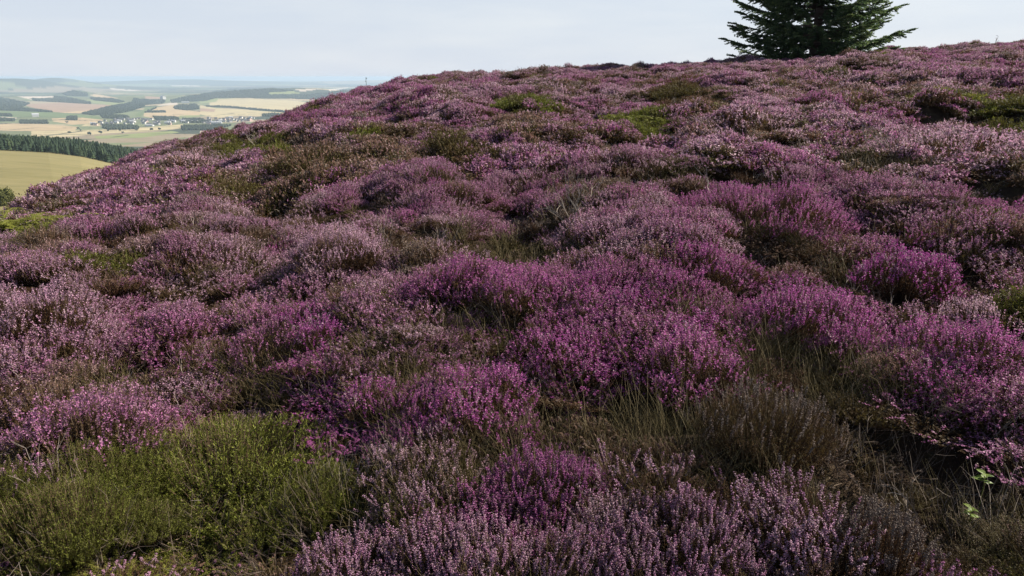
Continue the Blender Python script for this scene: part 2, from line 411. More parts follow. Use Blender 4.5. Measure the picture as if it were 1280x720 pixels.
# the bushes of the photograph that can be told apart: px, py (middle of the bush), width px, height factor, type, hue, fol, name, label
BUSHES = [
    (275, 565, 255, 0.55, 'G', 0.3, 0.80, 'heath_bush', 'large feathery yellow-green flowerless bush at the lower left, below the dark hollow'),
    (72, 650, 150, 0.9, 'G', 0.3, 0.74, 'heath_bush', 'smaller dull green flowerless bush in the bottom left corner below a pink heather bush'),
    (400, 590, 130, 0.55, 'G', 0.3, 0.78, 'heath_bush', 'low mossy green bush beside the right edge of the large yellow-green bush'),
    (112, 545, 160, 1.1, 'P', 0.45, 0.2, 'heather_bush', 'rounded violet-pink heather bush leaning on the large yellow-green bush at lower left'),
    (468, 482, 95, 1.4, 'P', 0.85, 0.1, 'heather_bush', 'tall magenta heather bush on the right rim of the dark hollow at lower left'),
    (595, 485, 170, 1.2, 'P', 0.82, 0.1, 'heather_bush', 'broad magenta-purple heather bush left of centre, with a brown grassy bush below it'),
    (400, 418, 75, 1.1, 'P', 0.95, 0.1, 'heather_bush', 'small vivid pink heather bush above the left hollow'),
    (432, 318, 130, 2.0, 'P', 0.10, 0.1, 'heather_bush', 'pale lilac rounded heather bush with a black shadow under its front'),
    (35, 405, 150, 1.7, 'P', 0.14, 0.1, 'heather_bush', 'pale greyish-lilac heather bush cut by the left picture edge'),
    (645, 370, 130, 1.15, 'P', 0.72, 0.1, 'heather_bush', 'mauve-pink heather bush in the middle of the slope below the grey dead shrub'),
    (965, 270, 190, 2.2, 'P', 0.68, 0.1, 'heather_bush', 'bright magenta mounded heather bush right of centre with dark underside'),
    (1195, 185, 190, 2.6, 'P', 0.12, 0.1, 'heather_bush', 'large pale heather mound at upper right with a long dark hollow beneath'),
    (1135, 332, 110, 1.6, 'P', 0.95, 0.1, 'heather_bush', 'saturated violet heather bush on the right below the pale lilac slope'),
    (1010, 392, 160, 1.6, 'P', 0.8, 0.1, 'heather_bush', 'wide magenta heather bush at right above an olive grassy patch'),
    (1205, 435, 150, 1.7, 'P', 0.75, 0.1, 'heather_bush', 'dusky violet heather bush overhanging the big black hollow at right'),
    (870, 342, 110, 1.5, 'P', 0.78, 0.1, 'heather_bush', 'magenta heather bush between the mounded magenta bush and a dark gap'),
    (700, 425, 130, 1.0, 'P', 0.8, 0.1, 'heather_bush', 'purple heather bush in the centre of the picture'),
    (860, 455, 140, 1.1, 'P', 0.72, 0.12, 'heather_bush', 'pinkish purple heather bush just above the grey-brown bush'),
    (958, 545, 170, 1.3, 'S', -0.95, 0.25, 'heather_bush', 'tall grey-brown heather bush gone to seed, left of the big black hollow'),
    (1105, 690, 120, 1.2, 'P', -1.0, 0.1, 'heather_bush', 'ash-grey withered heather bush at the bottom right'),
    (690, 600, 170, 1.1, 'P', 0.72, 0.2, 'heather_bush', 'violet heather bush rising behind the pale foreground spikes'),
    (850, 690, 210, 1.1, 'P', 0.20, 0.2, 'heather_bush', 'pale pink heather bush with whitish spikes at the bottom, right of centre'),
    (620, 695, 170, 1.05, 'P', 0.18, 0.2, 'heather_bush', 'whitish-pink heather bush with upright spikes at the bottom centre'),
    (440, 695, 150, 1.0, 'P', 0.2, 0.25, 'heather_bush', 'lilac-pink spiky heather bush in front of the yellow-green bush'),
    (345, 432, 110, 1.5, 'S', 0.5, 0.25, 'heather_bush', 'half-bloomed brownish heather bush overhanging the left hollow'),
    (575, 600, 110, 1.0, 'S', -0.8, 0.45, 'heather_bush', 'olive-brown heather bush with few flowers left of the violet bush'),
    (1020, 125, 44, 2.0, 'P', 0.55, 0.1, 'heather_bush', 'small bright mauve heather bush far up the slope below the spruce'),
    (562, 176, 64, 3.0, 'G', 0.0, 0.42, 'heath_bush', 'dark brown-green bush with a black shaded side on the upper slope'),
    (852, 119, 70, 3.2, 'G', 0.0, 0.45, 'heath_bush', 'blackish green bush high on the slope left of the spruce'),
    (655, 135, 70, 1.9, 'G', 0.0, 0.72, 'heath_bush', 'yellow-olive bush high on the slope near the skyline'),
    (405, 203, 120, 2.4, 'S', -0.6, 0.42, 'heath_bush', 'tall brown-olive bush on the upper left slope'),
    (320, 190, 80, 1.1, 'G', 0.0, 0.66, 'heath_bush', 'low yellow-green bush near the left skyline below the village'),
    (295, 245, 80, 1.3, 'G', 0.0, 0.42, 'heath_bush', 'olive bush on the left slope in front of the brown-olive bush'),
    (1262, 150, 60, 1.3, 'G', 0.0, 0.62, 'heath_bush', 'olive-yellow bush at the right picture edge above the pale heather mound'),
]

CAM_R = lambda x, y: float(math.hypot(x, y))
placed = []
def make_bush(px, py, wpx, hf, typ, hue, fol, name, label):
    x, y = hit(px, py)
    z = float(soil(x, y))
    dist = math.sqrt(x * x + y * y + z * z)
    rad = 0.5 * wpx / F * dist * 1.02
    lod = lod_of(dist)
    hgt = 0.15 + 0.09 * hf + 0.20 * min(rad, 0.5)
    k = min(max((rad / 0.27) ** 2, 0.5), {0: 2.4, 1: 6.0, 2: 9.0}[lod])
    nf, ngr = {(0, 'P'): (350, 210), (0, 'S'): (110, 330), (0, 'G'): (0, 900), (1, 'P'): (270, 160), (1, 'S'): (95, 260), (1, 'G'): (0, 420),
               (2, 'P'): (140, 85), (2, 'S'): (60, 140), (2, 'G'): (0, 190)}[(lod, typ)]
    bm_ = bush(int(nf * k), int(ngr * k), lod, R=rad, H=hgt, feathery=typ == 'G')
    parts = {}
    for q in ('flowers', 'foliage', 'stems'):
        if bm_[q] is not None:
            parts[q] = np_mesh('heather_' + q, bm_[q][0], bm_[q][1], 3, [PART_MAT[q]], var=bm_[q][2])
    root = bpy.data.objects.new(name, None); link(root)
    root.empty_display_size = 0.1
    root.location = (x, y, z - 0.02)
    root.rotation_euler = (random.uniform(-.06, .06), random.uniform(-.06, .06), random.uniform(0, 6.28))
    root['label'] = label; root['category'] = 'heather bush' if name == 'heather_bush' else 'bush'
    root['group'] = 'distinct heather bushes on the slope' if name == 'heather_bush' else 'green and brown bushes among the heather'
    for k, me in parts.items():
        o = bpy.data.objects.new(k, me); link(o, root)
        o['hue'] = float(hue); o['fol'] = float(fol)
    placed.append((x, y, rad * (1.12 if typ == 'G' else 1.0)))
    # lower shoots round a wide bush are part of the same plant: nothing else needed
    return root

for b in BUSHES:
    make_bush(*b)

# ------------------------------------------------------------------ the heather carpet
def carpet():
    cell = 0.215
    xs = np.arange(-48, 70, cell); ys = np.arange(-2, 68, cell)
    X, Y = np.meshgrid(xs, ys); X = X.ravel(); Y = Y.ravel()
    X = X + (rng.random(len(X)) - 0.5) * cell * 0.95; Y = Y + (rng.random(len(Y)) - 0.5) * cell * 0.95
    r = np.hypot(X, Y); t = np.arctan2(X, Y)
    R = np.interp(t, RR_T, RR_R)
    keep = (t > -1.05) & (t < 1.25) & (r > 0.35) & (r < np.where(np.abs(t) < 0.75, R + 5, np.minimum(R + 1, 14)))
    X, Y, r, t, R = [a[keep] for a in (X, Y, r, t, R)]
    Zc = canopy(X, Y) - 0.04 - sag(X, Y)
    px, py = project(X, Y, Zc)
    inside = (px > -60) & (px < 1340) & (py < 780)
    n = len(X)
    # default character from slow noise
    a = fnoise(X / 0.95, Y / 0.95, 21, 3); b = fnoise(X / 2.3, Y / 2.3, 77, 2); c = fnoise(X / 0.9, Y / 0.9, 131, 2)
    far = np.clip((r - 5) / 8, 0, 1)
    typ = np.where(a + 0.035 * far > 0.548, 0, 1)                 # 0 P, 1 S, 2 G
    typ = np.where((c > 0.76) & (a < 0.5), 2, typ)
    right = np.clip((px - 420) / 500, 0, 1)
    hue = 0.27 + 0.8 * (b - 0.5) + 0.30 * right * (1 - far) + rng.normal(size=n) * 0.09
    hue = np.where(typ == 1, hue - 0.15 - 0.9 * (rng.random(n) < 0.4), hue)
    fol = 0.10 + 0.75 * np.clip(c - 0.38, 0, 1) + rng.normal(size=n) * 0.12
    fol = np.where(typ == 2, fol + 0.3, fol)
    for (cx, cy, rx, ry, ty, hu, fo, st) in PATCH:
        d = np.hypot((px - cx) / rx, (py - cy) / ry) + 0.5 * (fnoise(X / 0.5, Y / 0.5, 5, 2) - 0.5)
        m = inside & (d < 1) & (rng.random(n) < st * 0.85)
        typ = np.where(m, 'PSG'.index(ty), typ)
        hue = np.where(m, hu + rng.normal(size=n) * 0.10, hue); fol = np.where(m, fo + rng.normal(size=n) * 0.07, fol)
    sw = rng.random(n) < 0.16
    typ = np.where(sw & (typ < 2), 1 - typ, typ); hue = np.where(sw, hue + rng.normal(size=n) * 0.2, hue)
    # hollows
    g = fnoise(X / 0.62, Y / 0.62, 301, 2)
    pit = g < np.where(r < 9, 0.40, 0.385)
    keep_pit = rng.random(n) < np.where(r < 9, 0.55, 0.35)
    drop = pit & ~keep_pit
    low = np.where(pit, 0.38, 1.0)
    pk = pit & keep_pit
    typ = np.where(pk, np.where(rng.random(n) < 0.7, 1, 2), typ); hue = np.where(pk & (rng.random(n) < 0.6), -0.7, hue)
    gd = gapdist(X, Y) + 0.45 * (fnoise(X / 0.3, Y / 0.3, 411, 2) - 0.5)
    sparse = (gd < 0.95) & (rng.random(n) < 0.72)
    drop |= (gd < 0.95) & ~sparse
    low = np.where(gd < 1.45, 0.62, low); low = np.where(gd < 0.95, 0.34, low)
    typ = np.where(sparse, np.where(rng.random(n) < 0.6, 1, 2), typ); hue = np.where(sparse, -0.8, hue); fol = np.where(sparse, 0.1 + 0.3 * rng.random(n), fol)
    for (bx, by, br) in placed:
        drop |= np.hypot(X - bx, Y - by) < br * 0.66
    ok = ~drop
    X, Y, r, px, py, typ, hue, fol, low, g = [q[ok] for q in (X, Y, r, px, py, typ, hue, fol, low, g)]
    dist_far = np.clip((r - 6) / 6, 0, 1)
    n = len(X)
    Z = soil(X, Y) - 0.02
    lod = np.where(r < 3.7, 0, np.where(r < 10, 1, 2))
    mound = 0.60 + (1.08 + 0.55 * dist_far) * (fnoise(X / 0.75, Y / 0.75, 55, 2) - 0.22)
    sz = np.clip(mound, 0.45, 1.75) * low * (0.88 + 0.24 * rng.random(n))
    sxy = (0.78 + 0.5 * rng.random(n)) * np.where(lod == 2, 1.05, 1.0)
    rot = np.stack([rng.normal(size=n) * 0.20, rng.normal(size=n) * 0.20, rng.random(n) * 6.283], 1)
    order = []; table = {}
    coll = bpy.data.collections.new('heather_sources')
    k = 0
    for l in (0, 1, 2):
        for ti, ty in enumerate('PSG'):
            table[(l, ti)] = []
            for v in VAR[(l, ty)]:
                o = bpy.data.objects.new('src_%03d' % k, v['mesh']); coll.objects.link(o)
                table[(l, ti)].append(k); k += 1
    idx = np.zeros(n, np.int32)
    for (l, ti), ks in table.items():
        m = (lod == l) & (typ == ti)
        idx[m] = rng.choice(ks, m.sum())
    me = bpy.data.meshes.new('heather')
    me.vertices.add(n); me.vertices.foreach_set('co', np.stack([X, Y, Z], 1).astype(np.float32).ravel())
    def at(name, ty, data, key='value'):
        aa = me.attributes.new(name, ty, 'POINT'); aa.data.foreach_set(key, np.ascontiguousarray(data).ravel())
    at('idx', 'INT', idx); at('hue', 'FLOAT', hue.astype(np.float32)); at('fol', 'FLOAT', fol.astype(np.float32))
    at('rot', 'FLOAT_VECTOR', rot.astype(np.float32), 'vector')
    at('scl', 'FLOAT_VECTOR', np.stack([sxy, sxy, sz], 1).astype(np.float32), 'vector')
    ob = bpy.data.objects.new('heather', me); link(ob)
    ob['kind'] = 'stuff'; ob['label'] = 'purple flowering heather covering the whole hillside in low uneven mounds'; ob['category'] = 'heather'
    ng = bpy.data.node_groups.new('scatter_heather', 'GeometryNodeTree')
    ng.interface.new_socket('Geometry', in_out='INPUT', socket_type='NodeSocketGeometry')
    ng.interface.new_socket('Geometry', in_out='OUTPUT', socket_type='NodeSocketGeometry')
    N = ng.nodes; L = ng.links
    gi = N.new('NodeGroupInput'); go = N.new('NodeGroupOutput')
    ci = N.new('GeometryNodeCollectionInfo'); ci.inputs['Collection'].default_value = coll
    ci.inputs['Separate Children'].default_value = True; ci.inputs['Reset Children'].default_value = True
    ip = N.new('GeometryNodeInstanceOnPoints'); ip.inputs['Pick Instance'].default_value = True
    def named(nm, ty):
        q = N.new('GeometryNodeInputNamedAttribute'); q.data_type = ty; q.inputs[0].default_value = nm
        return q.outputs[0]
    er = N.new('FunctionNodeEulerToRotation')
    L.new(named('rot', 'FLOAT_VECTOR'), er.inputs[0])
    L.new(gi.outputs[0], ip.inputs['Points']); L.new(ci.outputs[0], ip.inputs['Instance'])
    L.new(named('idx', 'INT'), ip.inputs['Instance Index']); L.new(er.outputs[0], ip.inputs['Rotation'])
    L.new(named('scl', 'FLOAT_VECTOR'), ip.inputs['Scale'])
    L.new(ip.outputs[0], go.inputs[0])
    md = ob.modifiers.new('scatter', 'NODES'); md.node_group = ng
    print('heather bushes in carpet', n)

carpet()

# ------------------------------------------------------------------ hill ground
def polar(rs, ts, zf):
    Rg, Tg = np.meshgrid(rs, ts, indexing='ij')
    X = Rg * np.sin(Tg); Y = Rg * np.cos(Tg)
    Z = zf(X, Y)
    V = np.stack([X, Y, Z], -1).reshape(-1, 3)
    nr, ntt = len(rs), len(ts)
    i = np.arange(nr - 1)[:, None] * ntt + np.arange(ntt - 1)[None]
    Fq = np.stack([i, i + 1, i + ntt + 1, i + ntt], -1)[..., ::-1].reshape(-1, 4)
    return V, Fq

def ground_mat():
    m, nt, out = mat('peaty_soil')
    tc = node(nt, 'ShaderNodeTexCoord')
    n1 = node(nt, 'ShaderNodeTexNoise'); n1.inputs['Scale'].default_value = 9; n1.inputs['Detail'].default_value = 6
    n2 = node(nt, 'ShaderNodeTexNoise'); n2.inputs['Scale'].default_value = 70; n2.inputs['Detail'].default_value = 4
    nt.links.new(tc.outputs['Object'], n1.inputs[0]); nt.links.new(tc.outputs['Object'], n2.inputs[0])
    c1 = ramp(nt, [(0.3, (0.018, 0.013, 0.010)), (0.55, (0.04, 0.028, 0.018)), (0.75, (0.055, 0.05, 0.022))], n1.outputs[0])
    c = mixc(nt, c1, (0.09, 0.06, 0.04), math_n(nt, 'MULTIPLY', n2.outputs[0], 0.5))
    p = node(nt, 'ShaderNodeBsdfPrincipled'); p.inputs['Roughness'].default_value = 0.95; p.inputs['Specular IOR Level'].default_value = 0.1
    nt.links.new(c, p.inputs['Base Color'])
    bp = node(nt, 'ShaderNodeBump'); bp.inputs['Strength'].default_value = 0.8; bp.inputs['Distance'].default_value = 0.03
    nt.links.new(n2.outputs[0], bp.inputs['Height']); nt.links.new(bp.outputs[0], p.inputs['Normal'])
    nt.links.new(p.outputs[0], out.inputs[0])
    return m

rs = np.concatenate([np.linspace(0.02, 12, 150), np.linspace(12.2, 40, 100), np.geomspace(41, 420, 50)])
ts = np.linspace(-math.pi, math.pi, 361)
V, Fq = polar(rs, ts, soil)
hg = link(bpy.data.objects.new('hill_ground', np_mesh('hill_ground', V, Fq, 4, [ground_mat()], smooth=True)))
hg['kind'] = 'structure'

# dead stems and litter lying in the hollows
def litter():
    P, Rr, Vv = [], [], []
    for (gx, gy, t, a, b) in GAPW:
        d = math.hypot(gx, gy)
        n = int(min(900, 2600 * a * b))
        ang = rng.random(n) * 6.283; q = np.sqrt(rng.random(n)) * 1.25
        u, v = np.cos(ang) * q * a, np.sin(ang) * q * b
        x = gx + u * math.cos(t) + v * math.sin(t); y = gy - u * math.sin(t) + v * math.cos(t)
        z = soil(x, y) + 0.004
        yaw = rng.random(n) * 6.283
        tilt = np.where(rng.random(n) < 0.3, rng.uniform(0.5, 1.4, n), rng.uniform(-0.02, 0.3, n))
        L = rng.uniform(0.04, 0.17, n)
        d3 = np.stack([np.cos(yaw) * np.cos(tilt), np.sin(yaw) * np.cos(tilt), np.sin(tilt)], 1)
        p0 = np.stack([x, y, z], 1); k = rng.normal(size=(n, 3)) * 0.012; k[:, 2] = np.abs(k[:, 2])
        P.append(np.stack([p0, p0 + d3 * L[:, None] * 0.5 + k, p0 + d3 * L[:, None]], 1))
        w = max(0.0013, 0.00045 * d)
        Rr.append(np.tile(np.array([[1.0, 0.8, 0.45]]) * w, (n, 1)) * rng.uniform(.6, 1.3, (n, 1))); Vv.append(rng.random(n) ** 1.6)
    v, f, w = tubes(np.concatenate(P), np.concatenate(Rr), np.concatenate(Vv))
    o = link(bpy.data.objects.new('heather_litter', np_mesh('heather_litter', v, f, 3, [STEM], var=w)))
    o['kind'] = 'stuff'; o['label'] = 'dead brown heather stems lying in the dark hollows'
litter()

GRASS = simple_var('moor_grass_blade', [(0, (0.075, 0.072, 0.025)), (0.5, (0.14, 0.112, 0.048)), (1, (0.30, 0.245, 0.14))], 0.25, 0.7)
BARE = simple_var('bare_stems', [(0, (0.085, 0.06, 0.045)), (0.6, (0.19, 0.15, 0.12)), (1, (0.36, 0.31, 0.27))])
def over_slope(n, rmax=24):
    t = rng.uniform(-0.85, 0.85, n); r = 1.6 * (rmax / 1.6) ** (rng.random(n) ** 0.8)
    x, y = r * np.sin(t), r * np.cos(t)
    return x, y, r
def grasses():
    x, y, r = over_slope(4200)
    m = fnoise(x / 1.4, y / 1.4, 71, 2) > 0.60
    xs, ys = list(x[m]), list(y[m])
    for (px, py, rx, ry, k) in ((735, 268, 55, 18, 26), (620, 525, 90, 25, 14), (1080, 205, 60, 20, 22), (640, 305, 40, 16, 14), (480, 610, 60, 25, 14), (1130, 445, 80, 25, 8), (300, 455, 80, 16, 14), (150, 455, 90, 16, 16), (1150, 160, 60, 10, 16)):
        for _ in range(k):
            a, b = hit(px + rng.normal() * rx * .5, py + rng.normal() * ry * .5); xs.append(a); ys.append(b)
    xs = np.array(xs); ys = np.array(ys)
    kp = (gapdist(xs, ys) > 1.15) | (rng.random(len(xs)) < 0.12)
    xs, ys = xs[kp], ys[kp]; n = len(xs); K = 26
    r = np.hypot(xs, ys); z = soil(xs, ys)
    X = np.repeat(xs, K) + rng.normal(size=n * K) * 0.035; Y = np.repeat(ys, K) + rng.normal(size=n * K) * 0.035; Zb = np.repeat(z, K)
    L = np.repeat(rng.uniform(0.20, 0.36, n), K) * rng.uniform(0.6, 1.1, n * K)
    dr = norm(np.stack([rng.normal(size=n * K) * 0.30, rng.normal(size=n * K) * 0.30, np.ones(n * K)], 1))
    out = norm(np.stack([dr[:, 0], dr[:, 1], np.zeros(n * K)], 1) + 1e-6)
    s = np.linspace(0, 1, 4)[None, :, None]
    P = np.stack([X, Y, Zb], 1)[:, None] + dr[:, None] * (L[:, None, None] * s) + (out * (L * 0.30)[:, None])[:, None] * s ** 2.5 - np.array([0, 0, 1.0]) * (L[:, None, None] * 0.12 * s ** 3)
    w = np.maximum(0.0011, 0.00034 * np.repeat(r, K))
    v, f, va = tubes(P, np.array([[1.0, 0.9, 0.6, 0.15]]) * w[:, None], np.clip(np.repeat(rng.random(n), K) * 0.6 + 0.4 * rng.random(n * K), 0, 1))
    o = link(bpy.data.objects.new('moor_grass', np_mesh('moor_grass', v, f, 3, [GRASS], var=va)))
    o['kind'] = 'stuff'; o['label'] = 'thin dry moor grass growing in scattered tufts through the heather'
def bare_stems():
    x, y, r = over_slope(1500, 22)
    m = fnoise(x / 1.1, y / 1.1, 171, 2) > 0.50
    x, y, r = x[m], y[m], r[m]; n = len(x); K = 7
    z = soil(x, y)
    X = np.repeat(x, K) + rng.normal(size=n * K) * 0.03; Y = np.repeat(y, K) + rng.normal(size=n * K) * 0.03
    L = np.repeat(rng.uniform(0.22, 0.37, n), K) * rng.uniform(.7, 1.1, n * K)
    lean = np.repeat(rng.normal(size=(n, 2)) * 0.35, K, 0) + rng.normal(size=(n * K, 2)) * 0.35
    dr = norm(np.concatenate([lean, np.ones((n * K, 1))], 1))
    k1 = rng.normal(size=(n * K, 3)) * 0.016; k2 = rng.normal(size=(n * K, 3)) * 0.022
    p0 = np.stack([X, Y, np.repeat(z, K)], 1)
    P = np.stack([p0, p0 + dr * (L * .4)[:, None] + k1, p0 + dr * (L * .75)[:, None] + k2, p0 + dr * L[:, None]], 1)
    w = np.maximum(0.0014, 0.00040 * np.repeat(r, K))
    vr = np.clip(np.repeat(rng.random(n), K) * .7 + .3 * rng.random(n * K), 0, 1)
    A_ = tubes(P, np.array([[1.0, .8, .6, .3]]) * w[:, None], vr)
    sd = norm(dr + rng.normal(size=(n * K, 3)) * 0.6)
    q = P[:, 2]; B_ = tubes(np.stack([q, q + sd * 0.04, q + sd * 0.08 + k1 * .6], 1), np.array([[.6, .45, .25]]) * w[:, None], vr)
    sd = norm(dr + rng.normal(size=(n * K, 3)) * 0.6)
    q = P[:, 1]; C_ = tubes(np.stack([q, q + sd * 0.05, q + sd * 0.11 + k2 * .6], 1), np.array([[.6, .45, .25]]) * w[:, None], vr)
    v, f, va = join([A_, B_, C_])
    o = link(bpy.data.objects.new('bare_heather_stems', np_mesh('bare_heather_stems', v, f, 3, [BARE], var=va)))
    o['kind'] = 'stuff'; o['label'] = 'leafless grey-brown old heather stems poking out among the flowering heather'
grasses(); bare_stems()

# ------------------------------------------------------------------ valley beyond
CREST = [(-300, 180), (0, 188), (60, 191), (100, 196), (135, 204), (180, 214), (260, 240)]
CR_T = np.array([az(x, y) for x, y in CREST]); CR_E = np.array([row_slope(x, y) for x, y in CREST])
def bumps(x, y):
    """hills in the far landscape: px, base row distance, half width m, depth m, height m"""
    z = 0 * x
    for (px, d, w, dp, h) in ((330, 7600, 850, 420, 78), (400, 7900, 500, 380, 55), (480, 8600, 700, 400, 75), (95, 9800, 190, 300, 62), (22, 14500, 800, 900, 165), (70, 17000, 800, 700, 185), (-60, 13500, 900, 700, 170), (110, 15500, 700, 600, 95),
                          (230, 23000, 2500, 1500, 130), (10, 8600, 600, 400, 25), (165, 8000, 420, 300, 22), (520, 24000, 3500, 1500, 110)):
        t = az(px, 110); cx, cy = d * math.sin(t), d * math.cos(t)
        u = (x - cx) * math.cos(t) - (y - cy) * math.sin(t); v = (x - cx) * math.sin(t) + (y - cy) * math.cos(t)
        z = z + h * np.exp(-(u / w) ** 2 - (v / dp) ** 2)
    return z

PR = np.array([20, 60, 120, 220, 750, 1050, 1500, 2000, 2800, 3500, 9000, 20000, 45000.0])
def valley_z(x, y):
    r = np.hypot(x, y); t = np.arctan2(x, y)
    e = np.interp(t, CR_T, CR_E)
    ze = e * 750
    sp = np.clip((0.0 - t) / 0.5, 0, 1); sp = sp * sp * (3 - 2 * sp)      # the spur lies left of the hill only
    base = np.interp(r, PR, [-70, -70, -80, -95, -125, -142, -158, -172, -190, -200, -203, -196, -190])
    d = ze + 74
    s1 = np.interp(r, [20, 60, 120, 220, 750, 1050, 1500, 2000, 2800], [-34, -32, -32, -40, -74, -88, -122, -160, -190])
    w = np.interp(r, [20, 300, 750, 1500, 2200], [0, 0.25, 1, 1, 0])
    s1 = s1 + d * w
    near = np.clip((2600 - r) / 600, 0, 1)
    z = base * (1 - near * sp) + s1 * near * sp
    roll = (fnoise(x / 900 + 4, y / 900, 61, 2) - 0.5) * np.clip((r - 1500) / 2500, 0, 1) * 16 + (fnoise(x / 140, y / 140, 62, 2) - 0.5) * 3.0 * np.clip((r - 100) / 300, 0, 1)
    return z + roll + bumps(x, y)

def vhit(px, py):
    d = ray(px, py); d = d / math.hypot(d[0], d[1])
    t = np.geomspace(140, 40000, 5000)
    below = d[2] * t < valley_z(d[0] * t, d[1] * t)
    if not below.any(): return None
    k = int(np.argmax(below)); tt = t[k]
    return d[0] * tt, d[1] * tt, tt

A = lambda pts: [(x / 5.12, 60 + y / 5.12) for x, y in pts]
B = lambda pts: [(250 + x / 5.12, 60 + y / 5.12) for x, y in pts]
STRAW, STRAW2, PINK, PALE, GRN, GRN2 = (0.52, 0.40, 0.24), (0.54, 0.46, 0.27), (0.40, 0.28, 0.20), (0.60, 0.52, 0.42), (0.16, 0.21, 0.09), (0.27, 0.31, 0.13)
WOODC = (0.030, 0.042, 0.026)
FIELDS = [
    (A([(110, 310), (345, 308), (340, 326), (200, 331)]), PALE), (A([(130, 360), (400, 350), (720, 365), (690, 385), (520, 415), (370, 415), (260, 395)]), PINK), (A([(370, 415), (560, 400), (700, 378), (690, 390), (530, 418)]), STRAW),
    (A([(0, 403), (360, 410), (500, 425), (640, 440), (640, 456), (330, 446), (0, 440)]), GRN), (A([(330, 450), (520, 445), (660, 460), (640, 485), (460, 490), (340, 470)]), STRAW), (A([(0, 440), (110, 445), (100, 455), (0, 452)]), PALE),
    (A([(0, 483), (300, 490), (500, 505), (480, 527), (220, 532), (0, 530)]), STRAW), (A([(200, 532), (480, 527), (700, 520), (900, 510), (1170, 488), (1165, 510), (1000, 530), (700, 545), (500, 562), (200, 580)]), STRAW2), (A([(900, 545), (1100, 530), (1150, 540), (900, 575), (620, 580), (600, 565)]), GRN2), (A([(560, 480), (640, 470), (660, 500), (520, 500)]), STRAW2),
    (A([(1000, 380), (1110, 362), (1135, 390), (1280, 408), (1280, 430), (1200, 432), (1130, 440), (1130, 462), (1020, 456), (920, 437), (920, 415), (1060, 413), (1060, 405), (960, 405)]), STRAW), (A([(860, 430), (940, 380), (1000, 375), (930, 410), (900, 440)]), GRN),
    (A([(560, 330), (700, 340), (800, 350), (840, 360), (720, 367), (560, 345)]), GRN2), (A([(560, 295), (640, 298), (760, 322), (700, 326), (600, 312)]), STRAW), (A([(930, 308), (1040, 315), (1040, 327), (930, 325)]), PINK), (A([(700, 256), (900, 270), (850, 277), (710, 266)]), PALE), (A([(1090, 238), (1280, 240), (1280, 246), (1100, 245)]), PALE),
    (A([(0, 312), (90, 318), (200, 350), (130, 352), (0, 335)]), (0.2, 0.2, 0.13)), (A([(1060, 355), (1130, 345), (1140, 362), (1000, 372)]), PALE), (A([(1150, 432), (1280, 430), (1280, 440), (1150, 447)]), GRN2),
    (B([(445, 278), (600, 278), (640, 290), (520, 302), (440, 300)]), GRN2), (B([(100, 325), (400, 322), (410, 330), (560, 335), (720, 350), (720, 372), (600, 392), (500, 402), (300, 386), (60, 366), (60, 345)]), STRAW2), (B([(0, 365), (100, 385), (300, 396), (480, 410), (580, 415), (560, 432), (390, 436), (250, 432), (110, 447), (0, 425)]), STRAW2),
    (B([(130, 318), (100, 345), (0, 356), (0, 340), (60, 325)]), GRN2), (B([(0, 385), (100, 392), (90, 408), (0, 405)]), PINK), (B([(560, 318), (720, 330), (700, 338), (560, 328)]), STRAW), (B([(0, 530), (100, 530), (60, 560), (0, 565)]), PALE),
    (B([(600, 262), (760, 262), (700, 275), (640, 275)]), PALE), (B([(820, 265), (960, 250), (940, 258), (830, 275)]), PALE),
]
